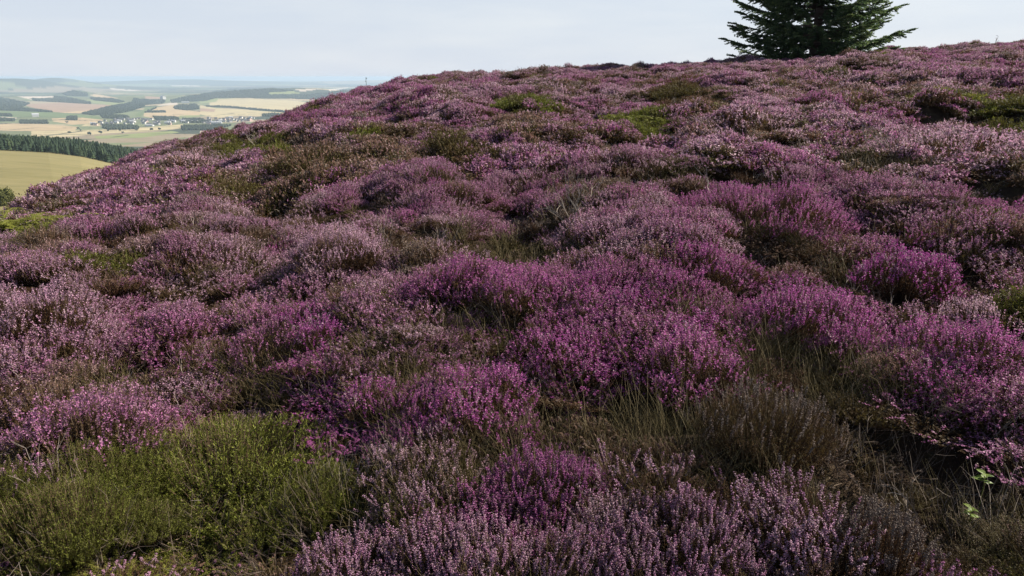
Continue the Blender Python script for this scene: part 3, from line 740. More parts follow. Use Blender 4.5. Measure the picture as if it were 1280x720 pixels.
WOODS = [   # polygon, tree height m, thin, label
    (A([(0, 318), (60, 330), (190, 356), (130, 385), (330, 405), (340, 412), (0, 400)]), 'dark wood at the left edge above a green strip of field'),
    (A([(200, 326), (340, 326), (350, 310), (420, 315), (585, 350), (580, 360), (420, 350), (220, 340)]), 'narrow wood between a pale field and a pinkish brown field'),
    (A([(520, 420), (720, 370), (840, 350), (860, 322), (900, 330), (1060, 335), (1050, 355), (920, 366), (930, 376), (850, 400), (780, 416), (600, 432)]), 'large dark wood stretching diagonally above the village'),
    (A([(400, 292), (470, 275), (560, 290), (560, 310), (420, 306)]), 'small wooded cone-shaped hill under the far blue ridge'),
    (A([(640, 430), (780, 430), (830, 445), (800, 455), (660, 450)]), 'low strip of trees right behind the western village houses'),
    (A([(570, 318), (720, 325), (800, 345), (760, 352), (600, 335)]), 'thin belt of trees beside a straw field beyond the pinkish brown field'),
    (A([(940, 405), (1000, 380), (1000, 386), (955, 405), (1062, 405), (1062, 413), (925, 414)]), 'hedge and trees crossing the large straw field above the village'),
    (A([(1110, 382), (1140, 366), (1260, 360), (1275, 390), (1200, 400), (1120, 392)]), 'oval wood on the right of the straw field above the village'),
    (A([(430, 440), (495, 440), (495, 463), (425, 463)]), 'small square copse in a straw field'),
    (A([(120, 466), (300, 468), (310, 485), (130, 485)]), 'long dark copse around the farm at left'),
    (A([(0, 452), (95, 456), (95, 470), (0, 470)]), 'dark copse at the left picture edge above the straw field'),
    (A([(0, 425), (70, 425), (80, 438), (0, 438)]), 'dark copse at the left picture edge on the green strip'),
    (A([(660, 495), (880, 502), (890, 520), (700, 525), (660, 515)]), 'belt of trees in front of the western village houses'),
    (A([(1160, 505), (1280, 500), (1400, 495), (1480, 498), (1400, 520), (1280, 526), (1170, 528)]), 'belt of trees in front of the eastern village houses'),
    (A([(1090, 335), (1180, 315), (1280, 300), (1280, 340), (1100, 352)]), 'dark wood at the left foot of the wooded ridge'),
    (B([(0, 300), (100, 276), (220, 260), (430, 258), (610, 275), (440, 284), (440, 300), (700, 300), (900, 275), (1040, 255), (1010, 290), (880, 310), (720, 330), (600, 325), (400, 325), (280, 318), (100, 322), (30, 340), (0, 340)]), 'blue-grey wooded ridge above the large pale field'),
    (B([(40, 370), (200, 376), (420, 396), (555, 406), (555, 412), (420, 404), (200, 384), (40, 376)]), 'dark hedgerow between the two pale fields left of the heather skyline'),
    (A([(1170, 455), (1280, 455), (1330, 470), (1280, 480), (1170, 480)]), 'trees among the middle of the village'),
    (A([(980, 440), (1130, 445), (1150, 460), (1000, 462)]), 'trees at the top edge of the western village'),
    (B([(400, 425), (480, 422), (540, 430), (480, 440), (400, 440)]), 'trees at the right end of the village by the heather skyline'),
]
def in_poly(px, py, poly):
    ins = np.zeros(px.shape, bool)
    n = len(poly)
    for i in range(n):
        x1, y1 = poly[i]; x2, y2 = poly[(i + 1) % n]
        c = ((y1 > py) != (y2 > py))
        with np.errstate(divide='ignore', invalid='ignore'):
            xi = (x2 - x1) * (py - y1) / (y2 - y1 + 1e-12) + x1
        ins ^= c & (px < xi)
    return ins

def valley_mat():
    m, nt, out = mat('farmland')
    a = node(nt, 'ShaderNodeAttribute', attribute_name='land', attribute_type='GEOMETRY')
    tc = node(nt, 'ShaderNodeTexCoord')
    mp = node(nt, 'ShaderNodeMapping'); mp.inputs['Scale'].default_value = (0.004, 0.012, 0.004); mp.inputs['Rotation'].default_value = (0, 0, 0.6)
    nt.links.new(tc.outputs['Object'], mp.inputs[0])
    n1 = node(nt, 'ShaderNodeTexNoise'); n1.inputs['Scale'].default_value = 3; n1.inputs['Detail'].default_value = 6
    nt.links.new(mp.outputs[0], n1.inputs[0])
    v = math_n(nt, 'MULTIPLY_ADD', n1.outputs[0], 0.75); v.node.inputs[2].default_value = 0.50
    hv = node(nt, 'ShaderNodeHueSaturation'); nt.links.new(a.outputs['Color'], hv.inputs['Color']); nt.links.new(v, hv.inputs['Value'])
    p = node(nt, 'ShaderNodeBsdfPrincipled'); p.inputs['Roughness'].default_value = 0.9; p.inputs['Specular IOR Level'].default_value = 0.1
    nt.links.new(hv.outputs[0], p.inputs['Base Color']); nt.links.new(p.outputs[0], out.inputs[0])
    return m
def field_mat():
    m, nt, out = mat('dry_hill_grass')
    tc = node(nt, 'ShaderNodeTexCoord')
    n1 = node(nt, 'ShaderNodeTexNoise'); n1.inputs['Scale'].default_value = 0.02; n1.inputs['Detail'].default_value = 7
    mp = node(nt, 'ShaderNodeMapping'); mp.inputs['Scale'].default_value = (0.02, 0.16, 0.05); mp.inputs['Rotation'].default_value = (0, 0, 0.25)
    n2 = node(nt, 'ShaderNodeTexNoise'); n2.inputs['Scale'].default_value = 1.6; n2.inputs['Detail'].default_value = 6
    nt.links.new(tc.outputs['Object'], n1.inputs[0]); nt.links.new(tc.outputs['Object'], mp.inputs[0]); nt.links.new(mp.outputs[0], n2.inputs[0])
    c1 = ramp(nt, [(0.32, (0.175, 0.165, 0.072)), (0.5, (0.25, 0.225, 0.105)), (0.7, (0.30, 0.26, 0.13))], n1.outputs[0])
    c2 = ramp(nt, [(0.3, (0.17, 0.16, 0.065)), (0.55, (0.26, 0.232, 0.11)), (0.75, (0.34, 0.295, 0.16))], n2.outputs[0])
    c = mixc(nt, mixc(nt, c1, c2, 0.55), (0.86, 0.86, 0.86), 1.0, 'MULTIPLY')
    p = node(nt, 'ShaderNodeBsdfPrincipled'); p.inputs['Roughness'].default_value = 0.9; p.inputs['Specular IOR Level'].default_value = 0.1
    nt.links.new(c, p.inputs['Base Color']); nt.links.new(p.outputs[0], out.inputs[0])
    return m

def land_colour(x, y, z):
    px, py = project(x, y, z)
    n = len(x)
    # unlisted farmland: irregular parcels
    wx = x + 260 * (fnoise(x / 800, y / 800, 90, 2) - 0.5); wy = y + 260 * (fnoise(x / 800, y / 800, 91, 2) - 0.5)
    r = np.hypot(x, y)
    sc = np.where(r < 6000, 330.0, np.where(r < 12000, 620.0, 1400.0))
    h = hsh(np.floor(wx / sc).astype(np.int64), np.floor(wy / (sc * 0.8)).astype(np.int64), 3)
    pal = np.array([(0.12, 0.15, 0.075), (0.17, 0.19, 0.095), (0.40, 0.34, 0.22), (0.05, 0.065, 0.04), (0.20, 0.23, 0.12), (0.30, 0.25, 0.17), (0.06, 0.075, 0.05)])
    c = pal[np.clip((h * 7).astype(int), 0, 6)]
    fx = wx / sc - np.floor(wx / sc); fy = wy / (sc * 0.8) - np.floor(wy / (sc * 0.8))
    hedge = ((fx < 0.05) | (fy < 0.07)) & (vnoise(x / 120, y / 120, 8) > 0.35) & (r > 1300)
    fr = np.clip((1500 - r) / 300, 0, 1)[:, None]
    c = c * (1 - fr) + np.array([0.10, 0.11, 0.045]) * fr
    ok = y > 1200
    far_left = ok & (r > 12500)
    c = np.where((far_left & (h < 0.55))[:, None], np.array([0.055, 0.07, 0.05]), c)
    for poly, col in FIELDS:
        m = ok & in_poly(px, py, poly)
        v = 0.92 + 0.16 * rng.random()
        c = np.where(m[:, None], np.array(col) * v, c)
    c = np.where((hedge & (vnoise(x / 700, y / 700, 12) > 0.45))[:, None], np.array([0.045, 0.055, 0.035]), c)
    for poly, _ in WOODS:
        m = ok & in_poly(px, py, poly)
        c = np.where(m[:, None], np.array(WOODC), c)
    return c

rs = np.concatenate([np.geomspace(40, 800, 70), np.geomspace(815, 1900, 60), 1 / np.linspace(1 / 1915.0, 1 / 12000.0, 420), np.geomspace(12200, 42000, 60)])
ts = np.concatenate([np.linspace(-math.pi, az(-160, 120), 60)[:-1], np.linspace(az(-160, 120), az(560, 120), 1250), np.linspace(az(560, 120), math.pi, 80)[1:]])
Rg, Tg = np.meshgrid(rs, ts, indexing='ij'); X = Rg * np.sin(Tg); Y = Rg * np.cos(Tg)
Z = valley_z(X, Y)
P3 = np.stack([X, Y, Z], -1)
lc = land_colour(X.ravel(), Y.ravel(), Z.ravel()).reshape(*X.shape, 3)
def sheet(name, i0, i1, m, j0=0, j1=None):
    P = P3[i0:i1, j0:j1]; C3 = lc[i0:i1, j0:j1]; a, b = P.shape[:2]
    i = np.arange(a - 1)[:, None] * b + np.arange(b - 1)[None]
    Fq = np.stack([i, i + 1, i + b + 1, i + b], -1)[..., ::-1].reshape(-1, 4)
    o = link(bpy.data.objects.new(name, np_mesh(name, P.reshape(-1, 3), Fq, 4, [m], attrs={'land': np.concatenate([C3.reshape(-1, 3), np.ones((a * b, 1))], 1)}, smooth=True)))
    o['kind'] = 'structure'
    return o
cut = int(np.searchsorted(rs, 770))
sheet('grass_field', 0, cut + 1, field_mat()); sheet('valley_farmland', cut, len(rs), valley_mat())

# ---- woods, plantation
WOODM = simple_var('far_wood_leaves', [(0, (0.018, 0.026, 0.016)), (0.6, (0.034, 0.047, 0.025)), (1, (0.058, 0.07, 0.034))], 0.0, 0.8, 0.1)
CONM = simple_var('plantation_needles', [(0, (0.016, 0.030, 0.018)), (0.6, (0.030, 0.052, 0.028)), (1, (0.06, 0.085, 0.035))], 0.0, 0.8, 0.1)
def sample_poly(poly, n):
    p = np.array(poly); lo, hi = p.min(0), p.max(0)
    out = np.zeros((0, 2))
    while len(out) < n:
        q = lo + rng.random((n * 3, 2)) * (hi - lo)
        out = np.concatenate([out, q[in_poly(q[:, 0], q[:, 1], poly)]])
    return out[:n]
def poly_area(poly):
    p = np.array(poly); x, y = p[:, 0], p[:, 1]
    return 0.5 * abs(np.dot(x, np.roll(y, 1)) - np.dot(y, np.roll(x, 1)))
import bmesh
def blob_template(sub, seed, squash=1.0):
    bm = bmesh.new(); bmesh.ops.create_icosphere(bm, subdivisions=sub, radius=1)
    r2 = random.Random(seed)
    v = np.array([tuple(x.co * r2.uniform(0.75, 1.2)) for x in bm.verts]); f = np.array([[x.index for x in q.verts] for q in bm.faces]); bm.free()
    v[:, 2] *= squash
    return v, f
BLOBS = [blob_template(1, s) for s in range(4)]
def scatter_template(temps, pos, sxy, sz):
    Vs, Fs, Ws, n = [], [], [], 0
    for p, a, b in zip(pos, sxy, sz):
        v, f = temps[rng.integers(len(temps))]
        an = rng.random() * 6.28; c, s = math.cos(an), math.sin(an)
        vv = np.stack([(v[:, 0] * c - v[:, 1] * s) * a, (v[:, 0] * s + v[:, 1] * c) * a, v[:, 2] * b], 1) + p
        Vs.append(vv); Fs.append(f + n); Ws.append(np.clip(rng.random() * 0.6 + 0.4 * rng.random(len(f)), 0, 1)); n += len(v)
    return np.concatenate(Vs), np.concatenate(Fs), np.concatenate(Ws)
for poly, label in WOODS:
    area = poly_area(poly)
    pts = sample_poly(poly, int(max(14, area * 2.6)))
    pos, sx, sz = [], [], []
    for (a, b) in pts:
        h = vhit(a, b)
        if h is None: continue
        x, y, d = h
        w = max(4.5, 0.75 * d / F) * rng.uniform(0.7, 1.2)
        hh = min(w * 1.0, 9) * rng.uniform(0.75, 1.2) + 2
        pos.append((x, y, float(valley_z(x, y)) + hh * 0.55)); sx.append(w); sz.append(hh * 0.8)
    v, f, w = scatter_template(BLOBS, np.array(pos), sx, sz)
    o = link(bpy.data.objects.new('woodland', np_mesh('woodland', v, f, 3, [WOODM], var=w)))
    o['kind'] = 'stuff'; o['label'] = label

# plantation of conifers on the spur
def conifer_template(seed):
    r2 = np.random.default_rng(seed)
    V, Fc = [], []
    tiers, k = 5, 7
    for t in range(tiers):
        z0 = 0.12 + 0.17 * t; z1 = z0 + 0.30; rr = 0.20 * (1 - 0.16 * t)
        n0 = len(V)
        V.append((0, 0, min(1.0, z1)))
        for i in range(k):
            a = 6.283 * (i + 0.4 * r2.random()) / k; q = rr * r2.uniform(0.65, 1.25)
            V.append((q * math.cos(a), q * math.sin(a), z0 + r2.uniform(-.03, .03)))
        for i in range(k): Fc.append((n0, n0 + 1 + i, n0 + 1 + (i + 1) % k))
    n0 = len(V)      # trunk
    for z in (0, 0.5):
        for a in (0, 2.09, 4.19): V.append((0.018 * math.cos(a), 0.018 * math.sin(a), z))
    for i in range(3):
        j = (i + 1) % 3; Fc += [(n0 + i, n0 + j, n0 + 3 + j), (n0 + i, n0 + 3 + j, n0 + 3 + i)]
    return np.array(V), np.array(Fc)
CON = [conifer_template(s) for s in range(5)]
t0, t1 = az(-120, 190), az(300, 190)
pos, sx, sz = [], [], []
for rr_ in np.arange(772, 1130, 4.6):
    for tt in np.arange(t0, t1, 4.4 / rr_):
        r_ = rr_ + rng.uniform(-1.8, 1.8); t_ = tt + rng.uniform(-1.8, 1.8) / rr_
        back = 1060 + 60 * math.sin(t_ * 14)
        if r_ > back: continue
        x, y = r_ * math.sin(t_), r_ * math.cos(t_)
        h = rng.uniform(7.0, 11.5) * (1.0 if rng.random() > 0.03 else 1.25)
        pos.append((x, y, float(valley_z(x, y)) - 0.2)); sx.append(h * rng.uniform(1.0, 1.5)); sz.append(h)
v, f, w = scatter_template(CON, np.array(pos), sx, sz)
o = link(bpy.data.objects.new('conifer_plantation', np_mesh('conifer_plantation', v, f, 3, [CONM], var=w)))
o['kind'] = 'stuff'; o['label'] = 'dense dark green conifer plantation along the top of the straw coloured field'
print('plantation', len(pos))

# ---- houses of the village
def plain(name, col, rough=0.8):
    m, nt, out = mat(name)
    tc = node(nt, 'ShaderNodeTexCoord')
    n1 = node(nt, 'ShaderNodeTexNoise'); n1.inputs['Scale'].default_value = 0.8; n1.inputs['Detail'].default_value = 4
    nt.links.new(tc.outputs['Object'], n1.inputs[0])
    v = math_n(nt, 'MULTIPLY_ADD', n1.outputs[0], 0.3); v.node.inputs[2].default_value = 0.85
    hv = node(nt, 'ShaderNodeHueSaturation'); hv.inputs['Color'].default_value = (*col, 1); nt.links.new(v, hv.inputs['Value'])
    p = node(nt, 'ShaderNodeBsdfPrincipled'); p.inputs['Roughness'].default_value = rough
    nt.links.new(hv.outputs[0], p.inputs['Base Color']); nt.links.new(p.outputs[0], out.inputs[0])
    return m
M_WHITE = plain('white_render', (0.60, 0.585, 0.565)); M_STONE = plain('grey_stone', (0.30, 0.28, 0.27)); M_PINK = plain('pink_stone', (0.55, 0.40, 0.36))
M_SLATE = plain('slate_roof', (0.11, 0.11, 0.125)); M_SHED = plain('metal_sheeting', (0.50, 0.52, 0.54), 0.5); M_GLASS = plain('window_glass', (0.04, 0.05, 0.06), 0.2)
def poly_mesh(name, verts, faces, m):
    me = bpy.data.meshes.new(name); me.from_pydata(verts, [], faces); me.materials.append(m); me.update(); return me
def house_meshes(L, W, H, Rf, wall, roof):
    a, b = L / 2, W / 2
    v = [(-a, -b, -3), (a, -b, -3), (a, b, -3), (-a, b, -3), (-a, -b, H), (a, -b, H), (a, b, H), (-a, b, H), (-a, 0, H + Rf), (a, 0, H + Rf)]
    wl = poly_mesh('house_wall', v, [(0, 1, 5, 4), (1, 2, 6, 9, 5), (2, 3, 7, 6), (3, 0, 4, 8, 7)], wall)
    e, o_, t = 0.5, 0.4, 0.25
    rv, rf = [], []
    for s in (-1, 1):
        n = len(rv); sl = Rf / b
        yo = s * (b + o_); zo = H - o_ * sl + 0.05
        rv += [(-a - e, yo, zo), (a + e, yo, zo), (a + e, 0, H + Rf + 0.05), (-a - e, 0, H + Rf + 0.05), (-a - e, yo, zo + t), (a + e, yo, zo + t), (a + e, 0, H + Rf + 0.05 + t), (-a - e, 0, H + Rf + 0.05 + t)]
        for q in ((0, 1, 2, 3), (4, 5, 6, 7), (0, 1, 5, 4), (1, 2, 6, 5), (3, 0, 4, 7)): rf.append(tuple(n + i for i in q))
    n = len(rv)      # chimney stack on the ridge
    for cx in (-a + 0.7,):
        for zz in (H + Rf - 0.3, H + Rf + 1.5):
            rv += [(cx - .5, -.5, zz), (cx + .5, -.5, zz), (cx + .5, .5, zz), (cx - .5, .5, zz)]
        rf += [(n, n + 1, n + 5, n + 4), (n + 1, n + 2, n + 6, n + 5), (n + 2, n + 3, n + 7, n + 6), (n + 3, n, n + 4, n + 7), (n + 4, n + 5, n + 6, n + 7)]
    rm = poly_mesh('house_roof', rv, rf, roof)
    wv, wf = [], []
    for s in (-1, 1):
        for zz in (1.0, 3.6):
            if zz + 1.3 > H: continue
            for k in range(4):
                cx = -a + L * (k + 0.5) / 4; n = len(wv); yy = s * (b + 0.03)
                wv += [(cx - .5, yy, zz), (cx + .5, yy, zz), (cx + .5, yy, zz + 1.3), (cx - .5, yy, zz + 1.3)]; wf.append((n, n + 1, n + 2, n + 3))
    wm = poly_mesh('house_windows', wv, wf, M_GLASS)
    return wl, rm, wm
HOUSE = {
    'white': house_meshes(13, 8, 5.2, 3.2, M_WHITE, M_SLATE), 'stone': house_meshes(12, 7.5, 5.2, 3.2, M_STONE, M_SLATE), 'pink': house_meshes(14, 8, 5.5, 3.4, M_PINK, M_SLATE),
    'whitel': house_meshes(16, 9, 6.5, 3.0, M_WHITE, M_SHED), 'shed': house_meshes(44, 18, 6, 3, M_SHED, M_SHED),
}
def house(kind, px, py, label, cat='house', group=None, scale=1.0, name='house'):
    h = vhit(px, py)
    if h is None: return
    x, y, d = h
    wl, rm, wm = HOUSE[kind]
    o = link(bpy.data.objects.new(name, wl)); o.location = (x, y, float(valley_z(x, y))); o.rotation_euler.z = random.uniform(-0.7, 0.7); o.scale = (scale,) * 3
    o['label'] = label; o['category'] = cat
    if group: o['group'] = group
    r = link(bpy.data.objects.new('roof', rm), o)
    return o
GW = {'white': 'white village house with a slate roof, standing among the %s houses', 'stone': 'grey stone village house with a slate roof, among the %s houses', 'pink': 'pinkish stone village house among the %s houses', 'whitel': 'larger white village house with a pale roof among the %s houses'}
west = A([(660, 462), (760, 452), (960, 455), (1120, 468), (1110, 490), (960, 500), (860, 492), (700, 490), (640, 500), (580, 500)])
east = A([(1130, 470), (1290, 455), (1500, 445), (1640, 448), (1560, 475), (1440, 492), (1280, 490), (1150, 480)])
for nm, poly, cnt in (('western', west, 70), ('eastern', east, 60)):
    for (a, b) in sample_poly(poly, cnt):
        k = random.choices(['white', 'stone', 'pink', 'whitel'], [0.42, 0.34, 0.14, 0.10])[0]
        house(k, a, b, GW[k] % nm, group='%s %s village houses' % (nm, {'white': 'white', 'whitel': 'larger white', 'stone': 'stone', 'pink': 'pink'}[k]), scale=random.uniform(0.85, 1.25))
house('shed', 271, 154.5, 'long white shed in front of the eastern village houses', 'shed', name='shed')
house('shed', 187, 157.8, 'long pale shed at the lower edge of the western village', 'shed', name='shed', scale=0.8)
house('whitel', 44.5, 146, 'white farmhouse on its own beside the dark copse at far left', 'farmhouse', name='farmhouse', scale=1.9)
house('whitel', 204, 124, 'bright white building beyond the woods above the straw field', 'farmhouse', name='farmhouse', scale=3.2)
house('pink', 312, 151.5, 'big pinkish house at the right end of the village', 'house', scale=1.8)
house('shed', 232, 129, 'pale farm shed beside the oval wood', 'shed', name='shed', scale=1.3)

# ---- lone trees in the pale field under the village
def tree_round(px, py, hpx, label, group, name='field_tree'):
    h = vhit(px, py)
    if h is None: return
    x, y, d = h
    H = hpx * d / F
    root = link(bpy.data.objects.new(name, None)); root.location = (x, y, float(valley_z(x, y)) - 0.2)
    root['label'] = label; root['category'] = 'tree'; root['group'] = group
    pos = [(rng.normal() * H * 0.2, rng.normal() * H * 0.2, H * rng.uniform(0.42, 0.85)) for _ in range(16)]
    v, f, w = scatter_template(BLOBS, np.array(pos), [H * rng.uniform(.16, .27) for _ in pos], [H * rng.uniform(.13, .22) for _ in pos])
    link(bpy.data.objects.new('crown', np_mesh('tree_crown', v, f, 3, [WOODM], var=w)), root)
    k = 2
    P = np.array([[[0, 0, 0], [0, 0, H * 0.25], [H * .03, 0, H * 0.55]]]); v, f, w = tubes(P, np.array([[H * .04, H * .03, H * .015]]), np.array([0.4]))
    link(bpy.data.objects.new('trunk', np_mesh('tree_trunk', v, f, 3, [STEM], var=w)), root)
ft = [(87.5, 167.5, 3.2), (101, 164, 2), (112.5, 169.5, 4.2), (126, 168, 4.2), (135, 164.5, 2.4), (150.5, 164, 2.4), (153.5, 167, 2.6), (170.5, 164, 3.2), (189, 163.5, 3.2), (199.5, 163, 3.2), (84, 154.5, 2.6), (124, 154, 2.6), (98, 162, 2.6)]
ft.sort()
ordn = ['first', 'second', 'third', 'fourth', 'fifth', 'sixth', 'seventh', 'eighth', 'ninth', 'tenth', 'eleventh', 'twelfth', 'thirteenth']
for i, (a, b, hh) in enumerate(ft):
    tree_round(a, b, hh, 'lone dark tree in the pale fields under the village, %s from the left' % ordn[i], 'lone trees in the pale fields below the village')

# ---- mast on the far horizon beside the heather skyline
def mast():
    M = plain('mast_steel', (0.10, 0.10, 0.11), 0.5)
    t = az(457.5, 100); d = 2600.0
    x, y = d * math.sin(t), d * math.cos(t)
    z0 = float(valley_z(x, y)); top = row_slope(457.5, 96.5) * d
    root = link(bpy.data.objects.new('radio_mast', None)); root.location = (x, y, z0)
    root['label'] = 'thin radio mast on the horizon just left of the heather skyline'; root['category'] = 'mast'
    H = top - z0
    legs = []
    for i in range(3):
        a = 2.09 * i; legs.append([[2.2 * math.cos(a), 2.2 * math.sin(a), -3], [1.0 * math.cos(a), 1.0 * math.sin(a), H * 0.6], [0.6 * math.cos(a), 0.6 * math.sin(a), H]])
    P = np.array(legs); v1 = tubes(P, np.full((3, 3), 0.40), np.full(3, .5))
    br = []
    for k in range(30):
        for i in range(3):
            a, b = 2.09 * i, 2.09 * (i + 1); z_, z2 = H * k / 30, H * (k + 1) / 30
            ra = np.interp(z_, [0, H * .6, H], [2.2, 1.0, .6]); rb = np.interp(z2, [0, H * .6, H], [2.2, 1.0, .6])
            br.append([[ra * math.cos(a), ra * math.sin(a), z_], [rb * math.cos(b), rb * math.sin(b), z2]])
    v2 = tubes(np.array(br), np.full((len(br), 2), 0.16), np.full(len(br), .5))
    v, f, w = join([v1, v2]); link(bpy.data.objects.new('lattice', np_mesh('mast_lattice', v, f, 3, [M])), root)
    vv, ff, ww = scatter_template([blob_template(2, 3)], np.array([(2.2, -1.2, H - 3.5), (-1.6, -1.2, H - 13)]), [1.9, 1.4], [2.1, 1.6])
    link(bpy.data.objects.new('antenna', np_mesh('mast_antenna', vv, ff, 3, [M])), root)
mast()

# ------------------------------------------------------------------ the spruce on the skyline
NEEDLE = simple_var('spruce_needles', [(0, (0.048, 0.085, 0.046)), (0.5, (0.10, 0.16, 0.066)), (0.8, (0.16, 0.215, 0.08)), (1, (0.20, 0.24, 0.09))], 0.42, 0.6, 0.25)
BARK = simple_var('spruce_bark', [(0, (0.06, 0.045, 0.035)), (1, (0.13, 0.10, 0.08))])
def spruce():
    t = az(1015, 66); d = float(np.interp(t, RR_T, RR_R)) + 0.6
    x, y = d * math.sin(t), d * math.cos(t)
    root = link(bpy.data.objects.new('spruce_tree', None)); root.location = (x, y, float(soil(x, y)) - 0.05)
    root.scale = (HC * 0.93,) * 3
    root['label'] = 'dark green spruce with spreading upswept branches standing alone on the heather skyline'; root['category'] = 'spruce tree'
    H = 7.2
    zs = np.linspace(-0.3, H, 9)
    P = np.stack([0.05 * np.sin(zs), 0.04 * np.cos(zs * 1.3) - .04, zs], 1)[None]
    v, f, w = tubes(P, (0.17 * (1 - np.clip(zs, 0, H) / H) + 0.015)[None], np.array([0.5]))
    link(bpy.data.objects.new('trunk', np_mesh('spruce_trunk', v, f, 3, [BARK], var=w)), root)
    limbs, lrad = [], []
    C_, D_, Sd, Ln, Wd, Vr = [], [], [], [], [], []
    z = 0.05; k = 0
    while z < H - 0.25:
        nb = 11 if z < 4 else 7
        for i in range(nb):
            a = 6.283 * (i + rng.uniform(-.3, .3)) / nb + k * 0.7
            zb = z + rng.uniform(-.1, .1)
            prof = np.interp(zb, [0, 0.5, 1.3, 2.2, 3.5, 5.2, 7.2], [2.35, 2.52, 2.52, 2.4, 2.0, 1.2, 0.12])
            L = prof * rng.uniform(0.74, 1.08)
            up = np.interp(zb, [0, 0.8, 2.2, 5, 7], [0.02, 0.08, 0.22, 0.42, 0.8]) + rng.uniform(-.10, .10)
            nseg = 7
            s = np.linspace(0, 1, nseg)
            rad = L * s; hz = zb + L * (up * s - 0.05 * np.sin(s * math.pi) + 0.05 * s ** 3)
            bend = 0.12 * rng.normal() * s ** 2
            ca, sa = np.cos(a + bend), np.sin(a + bend)
            pl = np.stack([rad * ca, rad * sa, hz], 1)
            limbs.append(pl); lrad.append(np.linspace(0.035, 0.006, nseg) * (0.5 + L / 4))
            dd = np.gradient(pl, axis=0); dd = norm(dd)
            # side branchlets with sprays
            nsp = int(24 * L) + 8
            for q in range(nsp):
                sq = rng.uniform(0.12, 1.0) ** 0.75
                j = min(int(sq * (nseg - 1)), nseg - 2); fr = sq * (nseg - 1) - j
                p0 = pl[j] * (1 - fr) + pl[j + 1] * fr; d0 = dd[j]
                sd = norm(np.cross(d0, [0, 0, 1.0])) * rng.choice([-1, 1])
                bl = (0.10 + 0.42 * (1 - sq) * L / 2.6 + 0.10) * rng.uniform(0.6, 1.15)
                bd = norm(d0 * 0.75 + sd * rng.uniform(0.5, 1.0) + np.array([0, 0, rng.uniform(-.55, .15)]))
                if sq > 0.93: bd = norm(d0 + sd * 0.2); bl *= 1.1
                m = max(5, int(bl / 0.035))
                u_ = np.linspace(0.02, 1, m)
                pp = p0 + np.outer(u_, bd * bl) - np.outer(u_ ** 2, [0, 0, 0.10 * bl])
                for sgn in (-1, 1, 0):
                    nd = norm(bd[None] * 0.8 + np.cross(bd, [0, 0, 1.0])[None] * 0.75 * sgn + np.array([[0, 0, 0.30 if sgn == 0 else -0.05]]) + rng.normal(size=(m, 3)) * 0.25)
                    C_.append(pp + nd * 0.03); D_.append(nd); Ln.append(np.full(m, 0.105) * (1.1 - 0.4 * u_)); Wd.append(np.full(m, 0.036))
                    Sd.append(norm(np.cross(nd, rng.normal(size=(m, 3)))))
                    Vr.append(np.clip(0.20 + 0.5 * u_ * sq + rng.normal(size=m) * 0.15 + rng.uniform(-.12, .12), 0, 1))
        z += 0.27 if z < 3 else 0.34; k += 1
    v, f, w = tubes(np.array(limbs), np.array(lrad), rng.random(len(limbs)))
    link(bpy.data.objects.new('limbs', np_mesh('spruce_limbs', v, f, 3, [BARK], var=w)), root)
    c = np.concatenate
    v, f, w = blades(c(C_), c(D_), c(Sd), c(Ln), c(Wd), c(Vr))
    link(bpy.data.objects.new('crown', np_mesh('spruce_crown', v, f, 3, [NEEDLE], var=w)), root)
    print('spruce blades', len(f))
spruce()

# ------------------------------------------------------------------ dead shrubs, bracken, seedlings
TWIG = simple_var('bleached_twigs', [(0, (0.16, 0.13, 0.10)), (0.6, (0.34, 0.29, 0.24)), (1, (0.50, 0.45, 0.39))], 0, 0.8)
def twig_shrub(px, py, hpx, n, label, spread=0.6, name='dead_shrub', thick=1.0, cat='dead shrub'):
    x, y = hit(px, py); z = float(soil(x, y)); d = math.sqrt(x * x + y * y + z * z)
    H = hpx / F * d + 0.10
    px_w = 0.9 * d / F        # thinnest twig stays just visible
    lines, rads, vr = [], [], []
    def grow(p, dr, ln, w, depth):
        k = 4; pts = [p]; q = np.array(p, float); dd = np.array(dr, float)
        for i in range(k):
            dd = norm(dd + rng.normal(size=3) * 0.20 + np.array([0, 0, 0.05])); q = q + dd * ln / k; pts.append(q)
        lines.append(pts); rads.append(np.linspace(w, w * 0.55, k + 1)); vr.append(rng.random())
        if depth:
            for _ in range(3 if depth > 1 else 2):
                j = int(rng.integers(2, k + 1))
                grow(pts[j], norm(dd + rng.normal(size=3) * 0.55 + np.array([0, 0, 0.25])), ln * rng.uniform(.45, .7), w * 0.65, depth - 1)
    for _ in range(n):
        grow(np.array([rng.normal() * H * .12, rng.normal() * H * .12, 0]), norm(np.array([rng.normal() * spread, rng.normal() * spread, 1.0])), H * rng.uniform(.5, .75), max(0.0028, px_w * 0.55) * thick, 2)
    root = link(bpy.data.objects.new(name, None)); root.location = (x, y, z)
    root['label'] = label; root['category'] = cat
    v, f, w = tubes(np.array(lines), np.array(rads), np.array(vr))
    link(bpy.data.objects.new('twigs', np_mesh('dead_twigs', v, f, 3, [TWIG], var=w)), root)
twig_shrub(722, 275, 62, 9, 'leafless pale grey dead shrub in the middle of the slope', 0.55)
twig_shrub(893, 245, 45, 4, 'few thin whitish dead stems left of the bright magenta mound', 0.22)
twig_shrub(42, 285, 34, 9, 'silvery dead twigs above the bracken at the left edge', 0.7)
twig_shrub(318, 185, 22, 8, 'grey-brown leafless shrub near the left skyline', 0.5)
twig_shrub(1110, 190, 40, 8, 'grey bare stems at the left end of the pale heather mound', 0.8)
twig_shrub(1243, 62, 15, 1, 'single dry stalk sticking up on the skyline right of the spruce', 0.15, name='dry_stalk', cat='stalk')
twig_shrub(1140, 590, 30, 3, 'bare pale stem rising inside the black hollow at right', 0.5)
